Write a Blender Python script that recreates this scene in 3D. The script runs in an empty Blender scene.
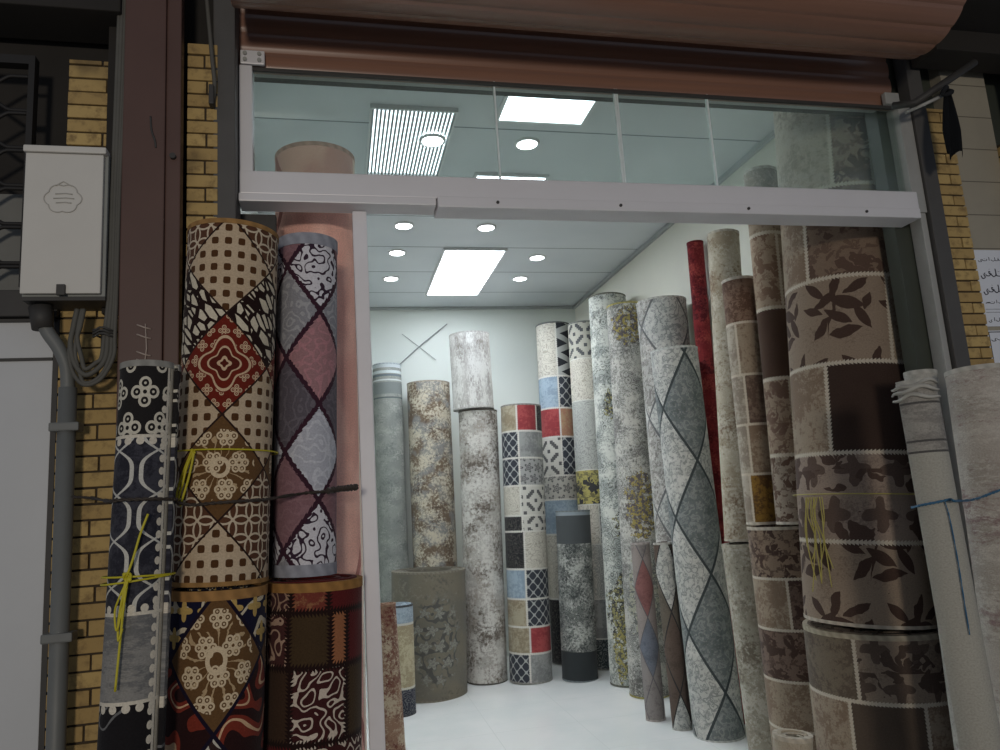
import bpy, bmesh, math, random
from mathutils import Vector, Matrix
random.seed(7)
C = bpy.context.scene.collection
PI = math.pi
HC = 1.55                                   # eye height of the photographer
PITCH, ROLL, YAW = math.radians(9.664), math.radians(-3.737), math.radians(12.75)

# ------------------------------------------------------------------ camera
cy, sy, cp, sp = math.cos(YAW), math.sin(YAW), math.cos(PITCH), math.sin(PITCH)
FWD = Vector((sy*cp, cy*cp, sp)); RIGHT = Vector((cy, -sy, 0)); UP = RIGHT.cross(FWD)
cr, sr = math.cos(ROLL), math.sin(ROLL)
RIGHT, UP = cr*RIGHT + sr*UP, -sr*RIGHT + cr*UP
EYE = Vector((0, 0, HC))
cam = bpy.data.cameras.new('camera'); cam.lens = 740*36/1000; cam.sensor_width = 36; cam.clip_start = .02
co = bpy.data.objects.new('camera', cam); C.objects.link(co)
co.matrix_world = Matrix(((RIGHT.x, UP.x, -FWD.x, 0), (RIGHT.y, UP.y, -FWD.y, 0), (RIGHT.z, UP.z, -FWD.z, HC), (0, 0, 0, 1)))
bpy.context.scene.camera = co

def at(x, y, Y):                            # a pixel of the photograph at depth Y behind the camera
    d = (x-500)/740*RIGHT - (y-375)/740*UP + FWD
    return EYE + d*(Y/d.y)

# ------------------------------------------------------------------ node helpers
def lin(c):
    return tuple(((v/255)/12.92 if v/255 <= .04045 else ((v/255+.055)/1.055)**2.4) for v in c) + (1,)

class V:
    def __init__(s, m, k): s.m, s.k = m, k
    def __add__(a, b): return a.m.f('ADD', a, b)
    def __radd__(a, b): return a.m.f('ADD', a, b)
    def __sub__(a, b): return a.m.f('SUBTRACT', a, b)
    def __rsub__(a, b): return a.m.f('SUBTRACT', b, a)
    def __mul__(a, b): return a.m.f('MULTIPLY', a, b)
    def __rmul__(a, b): return a.m.f('MULTIPLY', a, b)
    def __truediv__(a, b): return a.m.f('DIVIDE', a, b)
    def __gt__(a, b): return a.m.f('GREATER_THAN', a, b)
    def __lt__(a, b): return a.m.f('LESS_THAN', a, b)
    def __abs__(a): return a.m.f('ABSOLUTE', a)
    def floor(a): return a.m.f('FLOOR', a)
    def fract(a): return a.m.f('FRACT', a)
    def sin(a): return a.m.f('SINE', a)
    def cos(a): return a.m.f('COSINE', a)
    def near(a, b, e): return a.m.f('COMPARE', a, b, e)
    def max(a, b): return a.m.f('MAXIMUM', a, b)
    def min(a, b): return a.m.f('MINIMUM', a, b)
    def sqrt(a): return a.m.f('SQRT', a)

class Mat:
    def __init__(s, name, rough=.9):
        s.mat = bpy.data.materials.new(name); s.mat.use_nodes = True
        s.nt = s.mat.node_tree; s.bsdf = s.nt.nodes['Principled BSDF']
        s.bsdf.inputs['Roughness'].default_value = rough
        s.bsdf.inputs['Specular IOR Level'].default_value = .3
    def n(s, t, **k):
        o = s.nt.nodes.new(t)
        for a, b in k.items(): setattr(o, a, b)
        return o
    def put(s, inp, v):
        if isinstance(v, V): s.nt.links.new(v.k, inp)
        elif isinstance(v, (tuple, list)): inp.default_value = lin(v) if len(v) == 3 else v
        else: inp.default_value = v
    def f(s, op, *a):
        o = s.n('ShaderNodeMath', operation=op)
        for i, v in enumerate(a): s.put(o.inputs[i], v)
        return V(s, o.outputs[0])
    def uv(s):
        t = s.n('ShaderNodeUVMap'); q = s.n('ShaderNodeSeparateXYZ')
        s.nt.links.new(t.outputs[0], q.inputs[0])
        return V(s, q.outputs[0]), V(s, q.outputs[1])
    def pos(s):
        t = s.n('ShaderNodeTexCoord'); q = s.n('ShaderNodeSeparateXYZ')
        s.nt.links.new(t.outputs['Object'], q.inputs[0])
        return [V(s, q.outputs[i]) for i in range(3)]
    def vec(s, x, y, z=0.):
        o = s.n('ShaderNodeCombineXYZ')
        for i, v in enumerate((x, y, z)): s.put(o.inputs[i], v)
        return o.outputs[0]
    def noise(s, vec, scale=1., detail=2., rough=.5):
        o = s.n('ShaderNodeTexNoise'); s.nt.links.new(vec, o.inputs['Vector'])
        o.inputs['Scale'].default_value = scale; o.inputs['Detail'].default_value = detail; o.inputs['Roughness'].default_value = rough
        return V(s, o.outputs[0])
    def voro(s, vec, scale=1., feature='F1', rnd=1.):
        o = s.n('ShaderNodeTexVoronoi', feature=feature); s.nt.links.new(vec, o.inputs['Vector'])
        o.inputs['Scale'].default_value = scale; o.inputs['Randomness'].default_value = rnd
        return V(s, o.outputs['Distance'])
    def mix(s, fac, a, b):
        o = s.n('ShaderNodeMix', data_type='RGBA')
        s.put(o.inputs[0], fac); s.put(o.inputs[6], a); s.put(o.inputs[7], b)
        return V(s, o.outputs[2])
    def ss(s, x, lo, hi):
        o = s.n('ShaderNodeMapRange', interpolation_type='SMOOTHSTEP')
        s.put(o.inputs[0], x); o.inputs[1].default_value = lo; o.inputs[2].default_value = hi
        return V(s, o.outputs[0])
    def mul(s, col, k):                      # colour times a scalar
        o = s.n('ShaderNodeVectorMath', operation='SCALE')
        s.put(o.inputs[0], col); s.put(o.inputs[3], k)
        return V(s, o.outputs[0])
    def bump(s, h, strength=.4, dist=.004):
        o = s.n('ShaderNodeBump'); o.inputs['Strength'].default_value = strength; o.inputs['Distance'].default_value = dist
        s.put(o.inputs['Height'], h); s.nt.links.new(o.outputs[0], s.bsdf.inputs['Normal'])
    def color(s, c): s.put(s.bsdf.inputs['Base Color'], c)

def plain(name, c, rough=.6, metal=0., var=.12, scale=14., spec=.4):
    m = Mat(name, rough); x, y, z = m.pos()
    n = m.noise(m.vec(x, y, z), scale, 4., .6)
    o = m.n('ShaderNodeRGB'); o.outputs[0].default_value = lin(c)
    m.color(m.mul(V(m, o.outputs[0]), n*(2*var) + (1-var)))
    m.bsdf.inputs['Metallic'].default_value = metal; m.bsdf.inputs['Specular IOR Level'].default_value = spec
    return m.mat

def fabric(m, col, gain=1., height=None):
    """woven pile: fine yarn variation and a small bump"""
    u, v = m.uv()
    n = m.noise(m.vec(u*170, v*220), 1., 2., .7)
    m.color(m.mul(col, (n*.7 + .65)*gain))
    m.bump(n if height is None else n + height, .35, .004)
    m.bsdf.inputs['Specular IOR Level'].default_value = .05
    m.bsdf.inputs['Sheen Weight'].default_value = .08
    return m.mat

# ------------------------------------------------------------------ carpet motifs (u across, v up, in metres)
def cell(x): return x.fract() - .5
def dots(m, u, v, s):
    a, b = abs(cell(u/s)), abs(cell(v/s)); a2, b2 = a*a, b*b
    return (a2*a2 + b2*b2) < .005
def blobs(m, u, v, s, st=1.6, gap=.1):
    w = m.noise(m.vec(u*9, v*9), 1., 1.)*.9
    a, b = (u*.75 + v*.66)/s, (v*.75 - u*.66)/s
    return m.voro(m.vec(a*st + w, b*.8 - w), 1., 'DISTANCE_TO_EDGE') > gap
def curls(m, u, v, s, k=16., t=.35, seed=0.):
    n = m.noise(m.vec(u/s + seed, v/s + seed*.7), 1., .6)
    return abs((n*k).sin()) < t
def rosette(m, u, v, s, n=4., fill=False, warp=0.):
    if warp:
        w = m.noise(m.vec(u/s, v/s), 1.7, 2.)*warp
        u, v = u + w*s, v + w*s*.7
    r_ = (v/s).floor()
    a, b = cell(u/s + r_*.5), cell(v/s)
    r = (a*a + b*b).sqrt(); th = m.f('ARCTAN2', b, a)
    q = r/((th*n).cos()*.11 + .29)
    if fill: return q < 1.
    return q.near(1., .17).max(q.near(.55, .12)).max(q < .22)
def spiky(m, u, v, s, n=5., seed=0.):
    """ragged leaf sprays: a few pointed leaves round a stem, torn by noise"""
    w = m.noise(m.vec(u*(1.6/s) + seed, v*(1.6/s)), 1., 3., .65)
    w2 = m.noise(m.vec(u*(1.1/s) + seed + 7, v*(1.1/s)), 1., 2.)
    a, b = cell(u/s + w2*1.1 + (v/s).floor()*.37 + seed), cell(v/s + w*.9)
    r = (a*a + b*b).sqrt(); th = m.f('ARCTAN2', b, a)
    return r < abs((th*(n*.5) + w*12).sin())*.34 + (w - .5)*.9 + .06
def cluster(m, u, v, s, n=5, r0=.24, rad=.125, w=.035, solid=False):
    """flowers of ringed round petals about a ringed eye, rows staggered"""
    r_ = (v/s).floor()
    a, b = cell(u/s + r_*.5), cell(v/s)
    r = (a*a + b*b).sqrt(); th = m.f('ARCTAN2', b, a)*(n/(2*PI))
    ph = (th - (th + .5).floor())*(2*PI/n)
    x, y = r*ph.cos() - r0, r*ph.sin()
    d = (x*x + y*y).sqrt()
    if solid: return (d < rad).max(r < .1)
    return d.near(rad, w).max(d < .04).max(r.near(.09, .03))
SPRIG = ((-.28, .25, 2.4, .17, .06), (-.14, .10, .6, .21, .07), (-.32, -.02, -.4, .16, .055), (.0, .29, 1.2, .19, .065), (.13, .05, -.3, .24, .08), (.02, -.13, 2.6, .2, .07),
         (-.2, -.26, .9, .19, .065), (.26, .25, .5, .19, .06), (.31, -.15, -1., .19, .065), (.1, -.33, .2, .21, .07), (-.04, .0, 1.35, .42, .016), (.38, .05, 1.3, .13, .05))
def sprig(m, u, v, s, seed=0.):
    """a leafy branch in each staggered cell: pointed leaves on a thin stem"""
    w = m.noise(m.vec(u*(5/s), v*(5/s)), 1., 2.)*.09
    r_ = (v/s + seed).floor()
    a, b = cell(u/s + r_*.43 + seed + w), cell(v/s + seed - w)
    out = None
    for cx, cy_, an, L, wd in SPRIG:
        c_, s_ = math.cos(an), math.sin(an)
        x = a*(c_/L) + b*(s_/L) - (cx*c_ + cy_*s_)/L
        y = b*(c_/wd) - a*(s_/wd) - (cy_*c_ - cx*s_)/wd
        k = x*x + abs(y) < 1.
        out = k if out is None else out.max(k)
    return out
def xmed(m, u, v, s):
    """stepped cross medallions with an open diamond at the heart"""
    a, b = abs(((cell(u/s)*14).floor() + .5)*(1/14)), abs(((cell(v/s)*14).floor() + .5)*(1/14))
    e, t = abs(a - b), a + b
    return ((e < .13)*(t > .16)*(t < .82)).max(t < .07).max((e > .36)*(t > .42))
def lattice(m, u, v, s):
    a, b = abs(cell(u/s)), abs(cell(v/s))
    a1, b1, a0, b0 = a+.5, b+.5, a-.5, b-.5
    d1 = (a1*a1 + b0*b0).sqrt(); d2 = (a0*a0 + b1*b1).sqrt()
    return d1.near(.72, .055).max(d2.near(.72, .055)).max((a*a + b*b) < .012)
def ogee(m, u, v, s, h, t=.1):
    """two families of wavy lines that touch and part: a pointed trellis"""
    w = (v*(2*PI/h)).sin()*.44 + (v*(6*PI/h)).sin()*.05
    a, b = abs(cell(u/s + w)), abs(cell(u/s - w))
    return (a < t).max(b < t)
def net(m, u, v, s, t=.3):
    return abs((u*(2*PI/s)).cos() + (v*(2*PI/s)).cos()) < t
def hseam(m, u, v, v0, w=.004, tooth=.006, f=70.):
    return abs(v - v0) < (u*f).fract()*tooth + w
def vseam(m, u, v, u0, w=.004, tooth=.006, f=70.):
    return abs(u - u0) < (v*f).fract()*tooth + w
def worn(m, u, v, seed=0., scale=34., big=5., t=.56, soft=.06):
    """mask of worn speckle"""
    n = m.noise(m.vec(u+seed, v+seed*.6), scale, 4., .8)*.58 + m.noise(m.vec(u*.9+seed, v+3.), big, 2.)*.42
    return m.ss(n, t-soft*.9, t+soft*.9)

def distressed(cols, seed=0., s=1., st=(1, 1), t1=.5, t2=.56, orn=None):
    """vintage worn rug: c0/c1 ground clouds, c2 worn light speckle, c3 dark speckle, optional ornament"""
    def make(m, H, R):
        u, v = m.uv(); a, b = u*st[0], v*st[1]
        n = m.noise(m.vec(a+seed, b), 5*s, 2.)
        col = m.mix(m.ss(n, .42, .58), cols[0], cols[1])
        if orn:
            k = m.voro(m.vec(a+seed, b), orn, 'F1')
            col = m.mix(abs((k*15).sin()) < .45, col, cols[3])
            col = m.mix(k < .14, col, cols[2])
        col = m.mix(worn(m, a, b, seed+5, 30*s, 4*s, t2), col, cols[3])
        col = m.mix(worn(m, a, b, seed, 38*s, 6*s, t1), col, cols[2])
        return col
    return make

def bands(fn, items):
    """horizontal bands over another pattern: (fraction0, fraction1, colour, jitter)"""
    def make(m, H, R):
        col = fn(m, H, R); u, v = m.uv()
        for f0, f1, c in items:
            col = m.mix(v.near((f0+f1)/2*H, abs(f1-f0)/2*H), col, c)
        return col
    return make

def medallions(fn, spots, c0, c1, seed=0.):
    """worn coloured medallions: (u in R, v fraction, half width in R, half height m)"""
    def make(m, H, R):
        col = fn(m, H, R); u, v = m.uv()
        w = m.noise(m.vec(u+seed, v), 16., 3., .7)
        sp_ = (m.noise(m.vec(u, v+seed), 30., 3., .7) > .49); ho = (m.noise(m.vec(u+3, v+seed), 22., 3., .7) > .45)
        for (uu, vf, a, b) in spots:
            p, q = (u - uu*R)*(1/(a*R)), (v - vf*H)*(1/b)
            inside = (p*p + q*q + (w-.5)*3.2 < 1.)*ho
            col = m.mix(inside, col, c0)
            col = m.mix(inside*sp_, col, c1)
        return col
    return make

PATCH = {}
def patchwork(rows, seam=(205, 200, 188), seamw=(.004, .006, 70.), seed=0., sc=1., outline=None):
    """rows from the top: (fraction of the lower edge, [(patch, right edge in R), ...]); each patch = (kind, ground, figure)"""
    def make(m, H, R):
        u, v = m.uv(); cache = {}
        def mask(kind):
            if kind not in cache:
                if kind == 'worn': k = worn(m, u, v, seed, 40/sc, 7/sc, .5, .05)
                elif kind == 'leaf': k = sprig(m, u, v, .235*sc, seed).max(worn(m, u, v, seed, 70, 8, .58, .06)*.4)
                elif kind == 'flower': k = spiky(m, u, v, .17*sc, 4., seed+3).max(spiky(m, u, v, .085*sc, 5., seed+1.3)*.7).max(worn(m, u, v, seed, 70, 8, .56, .06)*.4)
                elif kind == 'net': k = net(m, u, v, .085*sc, .3)
                elif kind == 'damask': k = curls(m, u, v, .045*sc, 20., .5, seed)
                elif kind == 'cross': k = spiky(m, u, v, .22*sc, 4., seed+2).max(rosette(m, u, v, .13*sc, 4., True, .35)*.85).max(worn(m, u, v, seed, 74, 9, .55, .06)*.45)
                elif kind == 'xmed': k = xmed(m, u, v, .2*sc)
                elif kind == 'zig': k = (abs(cell(v/(.16*sc)))*1.6 + u*(4/sc)).fract() > .5
                elif kind == 'rose': k = rosette(m, u, v, .09*sc, 5.)
                else: k = m.noise(m.vec(u+seed, v), 9., 3.)*.5
                cache[kind] = k
            return cache[kind]
        def pcol(p): return m.mix(mask(p[0]), p[1], p[2])
        col = None; seams = None; low = 1.
        for i, (f, ps) in enumerate(rows):
            hi_v = (rows[i-1][0] if i else 1.02)*H
            rc = pcol(ps[-1][0])
            for p, e in reversed(ps[:-1]):
                rc = m.mix(u < e*R, rc, pcol(p))
                sm = vseam(m, u, v, e*R, *seamw)*(v.near((hi_v+f*H)/2, (hi_v-f*H)/2))
                seams = sm if seams is None else seams.max(sm)
            if i: 
                col = m.mix(v < hi_v, col, rc)
                sm = hseam(m, u, v, hi_v, *seamw); seams = sm if seams is None else seams.max(sm)
            else: col = rc
        if seams is not None: col = m.mix(seams, col, seam)
        return col
    return make

def diamonds(hw, hh, c0, keys, motifs, edge, ew=.05, zig=0.):
    """diamond patches: half width, half height in m; c0 = (u in R, v fraction) of the centre of a row-0 patch; row index counts down"""
    def make(m, H, R):
        u, v = m.uv()
        p, q = (u - c0[0]*R)*(1/hw), (c0[1]*H - v)*(1/hh)
        a, b = (p+q)*.5 + .5, (q-p)*.5 + .5
        ia, ib = a.floor(), b.floor()
        fa, fb = a.fract(), b.fract()
        row = ia + ib
        k = m.f('FLOORED_MODULO', row, float(len(keys)))
        col = None
        for i, nm in enumerate(keys):
            pass
        used = {}
        for i, nm in enumerate(keys): used.setdefault(nm, []).append(i)
        for nm, idx in used.items():
            c = motifs[nm](m, u, v, fa - fb, fa + fb - 1.)
            if col is None: col = c; continue
            sel = None
            for i in idx:
                s_ = k.near(float(i), .3); sel = s_ if sel is None else sel.max(s_)
            col = m.mix(sel, col, c)
        e = abs(a.fract() - .5).max(abs(b.fract() - .5))
        if zig: e = e + (u*zig).fract().max((v*zig).fract())*.03
        return m.mix(e > .5 - ew, col, edge)
    return make

# ------------------------------------------------------------------ mesh helpers
def tag(o, label=None, cat=None, group=None, kind=None):
    if label: o['label'] = label
    if cat: o['category'] = cat
    if group: o['group'] = group
    if kind: o['kind'] = kind
    return o
def empty(name, loc=(0, 0, 0), mw=None):
    o = bpy.data.objects.new(name, None); C.objects.link(o); o.empty_display_size = .1
    if mw is not None: o.matrix_world = mw
    else: o.location = loc
    return o
def link(name, bm, mat, parent=None, smooth=False, loc=None):
    me = bpy.data.meshes.new(name)
    if smooth:
        for f in bm.faces: f.smooth = True
    bmesh.ops.recalc_face_normals(bm, faces=bm.faces[:])
    bm.to_mesh(me); bm.free()
    me.materials.append(mat)
    o = bpy.data.objects.new(name, me); C.objects.link(o)
    if loc: o.location = loc
    if parent: o.parent = parent
    return o
def box(bm, a, b, bev=0.):
    (x0, y0, z0), (x1, y1, z1) = a, b
    r = bmesh.ops.create_cube(bm, size=1.)
    for v in r['verts']:
        v.co = Vector(((x0+x1)/2 + v.co.x*(x1-x0), (y0+y1)/2 + v.co.y*(y1-y0), (z0+z1)/2 + v.co.z*(z1-z0)))
    if bev:
        es = list({e for v in r['verts'] for e in v.link_edges})
        bmesh.ops.bevel(bm, geom=es, offset=bev, segments=2, affect='EDGES', profile=.6)
def boxo(name, a, b, mat, parent=None, bev=0.):
    bm = bmesh.new(); box(bm, a, b, bev); return link(name, bm, mat, parent)
def tube(bm, pts, r, seg=8, closed=False, cap=True):
    pts = [Vector(p) for p in pts]; n = len(pts); rings = []
    rr = r if isinstance(r, (list, tuple)) else [r]*n
    nrm = None
    for i, p in enumerate(pts):
        if closed: t = pts[(i+1) % n] - pts[i-1]
        else: t = pts[min(i+1, n-1)] - pts[max(i-1, 0)]
        t.normalize()
        if nrm is None: nrm = t.orthogonal().normalized()
        nrm = (nrm - t*nrm.dot(t))
        if nrm.length < 1e-6: nrm = t.orthogonal()
        nrm.normalize(); bi = t.cross(nrm)
        rings.append([bm.verts.new(p + (nrm*math.cos(2*PI*k/seg) + bi*math.sin(2*PI*k/seg))*rr[i]) for k in range(seg)])
    for i in range(n if closed else n-1):
        A, B = rings[i], rings[(i+1) % n]
        for k in range(seg):
            f = bm.faces.new((A[k], A[(k+1) % seg], B[(k+1) % seg], B[k])); f.smooth = True
    if cap and not closed:
        bm.faces.new(rings[0][::-1]); bm.faces.new(rings[-1])
def smooth_path(pts, n=8):
    pts = [Vector(p) for p in pts]; out = []
    for i in range(len(pts)-1):
        p0, p1, p2, p3 = pts[max(i-1, 0)], pts[i], pts[i+1], pts[min(i+2, len(pts)-1)]
        for k in range(n):
            t = k/n
            out.append(.5*((2*p1) + (p2-p0)*t + (2*p0-5*p1+4*p2-p3)*t*t + (3*p1-p0-3*p2+p3)*t**3))
    out.append(pts[-1]); return out
def cyl(bm, c0, c1, r, seg=24, r1=None):
    tube(bm, [c0, c1], [r, r if r1 is None else r1], seg)

# ------------------------------------------------------------------ the setting
XL, XR, YF, YB, ZC = -.50, 2.66, 2.15, 7.72, 3.66
m_wall = plain('cream_plaster', (222, 228, 222), .6, var=.03, scale=3)
m_wallr = plain('warm_cream_plaster', (230, 228, 214), .6, var=.03, scale=3)
m_dark = plain('dark_sooty_steel', (64, 62, 60), .6, var=.25)
m_soot = plain('soot_dark_wall', (46, 43, 40), .9, var=.35, scale=6)

def ceiling_mat():
    m = Mat('pvc_ceiling_panels', .35); x, y, z = m.pos()
    g = (y/.66 + .18).fract()
    n = m.noise(m.vec(x*2, y*2), 1., 2.)
    col = m.mix(n, (226, 230, 232), (206, 212, 216))
    col = m.mix(g < .02, col, (120, 128, 132))
    m.color(col); m.bump((g < .02)*-1., .5, .004)
    return m.mat
def floor_mat():
    m = Mat('white_glazed_floor_tile', .16); x, y, z = m.pos()
    n = m.noise(m.vec(x*1.5, y*1.5), 1., 4., .6)
    col = m.mix(m.ss(n, .35, .65), (246, 247, 245), (236, 240, 238))
    fx, fy = (x/.6+.35).fract(), (y/.6+.2).fract()
    g = (fx < .006).max(fy < .006)
    col = m.mix(g, col, (226, 230, 227))
    spot = m.noise(m.vec(x*5, y*7), 1., 3.) > .73
    col = m.mix(spot, col, (170, 172, 168))
    m.color(col); m.bsdf.inputs['Specular IOR Level'].default_value = .5
    return m.mat
def ground_mat():
    m = Mat('grey_pavement', .8); x, y, z = m.pos()
    n = m.noise(m.vec(x, y), 9., 5., .7)
    col = m.mix(n, (120, 116, 108), (88, 86, 82))
    g = ((x/.4).fract() < .02).max((y/.4).fract() < .02)
    m.color(m.mix(g, col, (60, 58, 55))); return m.mat
def struct(o, label=None): return tag(o, label, None, None, 'structure')

struct(boxo('floor', (XL-.1, 2.02, -.1), (XR+.1, YB+.1, 0), floor_mat()), 'pale glossy tiled shop floor')
struct(boxo('ground', (-4, -4, -.15), (5, 2.02, -.04), ground_mat()), 'grey pavement before the shop')
struct(boxo('ceiling', (XL-.1, YF+.02, ZC), (XR+.1, YB+.1, ZC+.1), ceiling_mat()), 'pale panelled shop ceiling')
struct(boxo('wall_back', (XL-.1, YB, 0), (XR+.1, YB+.1, ZC), m_wall), 'plain pale back wall of the shop')
struct(boxo('wall_left', (XL-.1, YF+.1, 0), (XL, YB, ZC), m_wall), 'pale left wall inside the shop')
struct(boxo('wall_right', (XR, YF+.1, 0), (XR+.1, YB, ZC), m_wallr), 'cream right wall inside the shop')
m_trim = plain('grey_ceiling_trim', (176, 180, 180), .5)
struct(boxo('trim_1', (XR-.03, YF+.1, ZC-.035), (XR, YB, ZC), m_trim, bev=.006), 'thin grey ceiling edge along right wall')
struct(boxo('trim_2', (XL, YB-.03, ZC-.03), (XR-.03, YB, ZC), m_trim, bev=.006), 'thin grey ceiling edge along back wall')

def brick_mat():
    m = Mat('yellow_brick', .85)
    g = m.n('ShaderNodeNewGeometry'); x, y, z = m.pos()
    rnd = V(m, g.outputs['Random Per Island'])
    n = m.noise(m.vec(x, y, z), 30., 4., .7)
    col = m.mix(rnd, (198, 170, 112), (172, 144, 94))
    col = m.mix(m.ss(n, .45, .75), col, (140, 116, 78))
    d = m.noise(m.vec(x, z), 4., 3.)
    col = m.mix(m.ss(d, .58, .75), col, (92, 78, 58))
    m.color(col); m.bump(n, .4, .003); return m.mat
m_brick = brick_mat()
m_mortar = plain('dark_mortar', (70, 60, 48), .95, var=.3, scale=40)
def brick_pillar(name, x0, x1, z0, z1, y, label, split=.62):
    rt = struct(empty(name, (0, 0, 0)), label)
    boxo('mortar_bed', (x0+.002, y+.006, z0), (x1-.002, y+.10, z1), m_mortar, rt)
    bm = bmesh.new(); z = z0; k = 0
    h = .0405
    while z < z1-.01:
        top = min(z+h-.005, z1)
        cuts = [x0, x1] if k % 2 == 0 else [x0, x0+(x1-x0)*(split+random.uniform(-.06, .06)), x1]
        for a, b in zip(cuts, cuts[1:]):
            j = random.uniform(0, .003)
            box(bm, (a+.001, y-j, z), (b-(.004 if b < x1 else 0), y+.06, top + random.uniform(-.0012, .0008)), .0022)
        z += h; k += 1
    link('brick_course', bm, m_brick, rt); return rt
brick_pillar('pillar_left', -.388, -.306, .6, 2.90, 2.06, 'narrow yellow brick strip between brown column and dark post')
brick_pillar('pillar_right', 2.152, 2.262, .6, 2.88, 2.13, 'narrow yellow brick strip right of the dark post')
brick_pillar('pillar_left_outer', -.70, -.545, .6, 2.84, 2.08, 'yellow brick strip behind the white meter box')
struct(boxo('wall_facade', (-1.5, 2.17, -.04), (-.30, 2.25, 3.9), m_soot), 'dark sooty wall left of the shop')
struct(boxo('lintel', (-.30, 2.21, 2.93), (2.17, 2.29, 3.9), m_soot), 'dark lintel behind the rolled shutter')
m_stone = Mat('cream_stone_tiles', .5)
x_, y_, z_ = m_stone.pos()
n_ = m_stone.noise(m_stone.vec(x_, y_, z_), 6., 4., .6)
cc = m_stone.mix(n_, (176, 168, 150), (150, 144, 130))
m_stone.color(m_stone.mix(((z_/.13).fract() < .03), cc, (110, 104, 92)))
struct(boxo('wall_facade_right', (2.262, 2.14, -.04), (2.46, 2.26, 3.9), m_stone.mat), 'cream stone tiled pier with paper notices')
brick_pillar('pillar_far_right', 2.46, 2.62, .6, 2.75, 2.10, 'reddish brick edge at the far right')
struct(boxo('wall_street_right', (2.62, 2.1, -.04), (3.2, 2.2, 3.9), m_soot), 'dark wall at far right edge')
struct(boxo('wall_inner_return', (2.0, 2.19, 0), (XR+.1, 2.25, 3.9), plain('grey_green_panel', (66, 70, 62), .45)), 'grey-green inner face of the front wall at right')

# brown steel column (an I-section: flange, web, side flanges)
m_brown = plain('brown_painted_steel', (88, 64, 57), .5, var=.18, scale=5)
col = struct(empty('column', (-.46, 2.02, 0)), 'brown painted steel column at left of the shop')
bm = bmesh.new(); box(bm, (-.075, -.03, -.04), (.03, .0, 4.), .003); link('front_flange', bm, m_brown, col)
bm = bmesh.new(); box(bm, (.03, -.02, -.04), (.068, .02, 4.), .003); link('side_channel', bm, m_brown, col)
bm = bmesh.new(); box(bm, (-.03, 0, -.04), (.02, .10, 4.)); link('web', bm, m_brown, col)
bm = bmesh.new(); cyl(bm, (.05, -.02, 2.52), (.05, -.032, 2.52), .008, 10); link('bolt', bm, m_dark, col)
m_weld = plain('scuffed_bare_steel', (176, 160, 150), .5, var=.3)
bm = bmesh.new()
for z in (2.045, 2.02, 1.975, 1.955, 1.915):
    tube(bm, [(-.03, -.031, z+.008), (-.012, -.034, z), (.004, -.031, z-.004)], .0022, 6)
tube(bm, [(-.01, -.032, 2.055), (-.006, -.033, 1.99), (-.013, -.032, 1.925)], .0018, 6)
sc = link('weld_scar', bm, m_weld, col); sc['label'] = 'scratched chalk-like weld marks'
bm = bmesh.new()
tube(bm, smooth_path([(-.006, -.030, 2.63), (-.003, -.031, 2.59), (.006, -.031, 2.56), (.008, -.030, 2.54)], 5), .0028, 6)
link('rust_streak', bm, m_dark, col)

struct(boxo('trim_4', (-.592, 2.05, 2.10), (-.537, 2.078, 2.93), m_soot, None, .002), 'dark strip between brick and brown column')
# dark beam across the top left
struct(boxo('beam', (-1.5, 1.98, 2.93), (-.545, 2.14, 3.2), m_soot, bev=.004), 'dark steel beam at the top left')

# ------------------------------------------------------------------ white door panel and folding gate at the far left
m_wpaint = plain('dirty_white_paint', (196, 198, 200), .45, var=.08, scale=4)
gd = struct(empty('door_1', (-.9, 2.09, 0)), 'white sheet metal door at the far left')
boxo('door_sheet', (-.4, 0, -.04), (.186, .03, 2.095), m_wpaint, gd, .004)
boxo('door_frame', (-.4, -.012, 2.0875), (.19, .02, 2.095), m_dark, gd)
boxo('seam_strip', (-.4, -.004, 1.985), (.184, .0, 1.993), m_dark, gd)
boxo('lock_keyhole', (.030, -.008, 1.945), (.042, 0, 1.968), m_dark, gd, .002)
boxo('edge_strip', (.186, -.006, -.04), (.199, .03, 2.095), m_dark, gd)
ub = struct(boxo('trim_3', (-1.4, 2.06, 2.098), (-.70, 2.12, 2.168), m_dark, bev=.003), 'dark rail above the white door')
m_blk = plain('blackened_iron', (34, 32, 31), .6, var=.2)
sg = tag(empty('folding_gate', (-.9, 2.05, 0)), 'black folding lattice gate behind white meter box', 'gate')
for k in range(11):
    bm = bmesh.new(); pts = []
    for j in range(61):
        x = -.34 + .455*j/60
        d = math.cos(2*PI*(x-.10)/.25); d = max(-1, min(1, d*1.5))
        pts.append((x, .004*(k % 2), 2.205 + k*.0535 + (.0215 if k % 2 == 0 else -.0215)*d))
    tube(bm, pts, .0055, 6); link('lattice_bar', bm, m_blk, sg)
boxo('top_rail', (-.34, -.01, 2.795), (.13, .02, 2.82), m_blk, sg)
boxo('side_post', (.115, -.01, 2.17), (.13, .02, 2.795), m_blk, sg)
struct(boxo('wall_gate_backing', (-1.4, 2.11, 2.168), (-.705, 2.165, 2.45), plain('grey_board', (120, 120, 116), .8)), 'grey board behind the folding gate')

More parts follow.
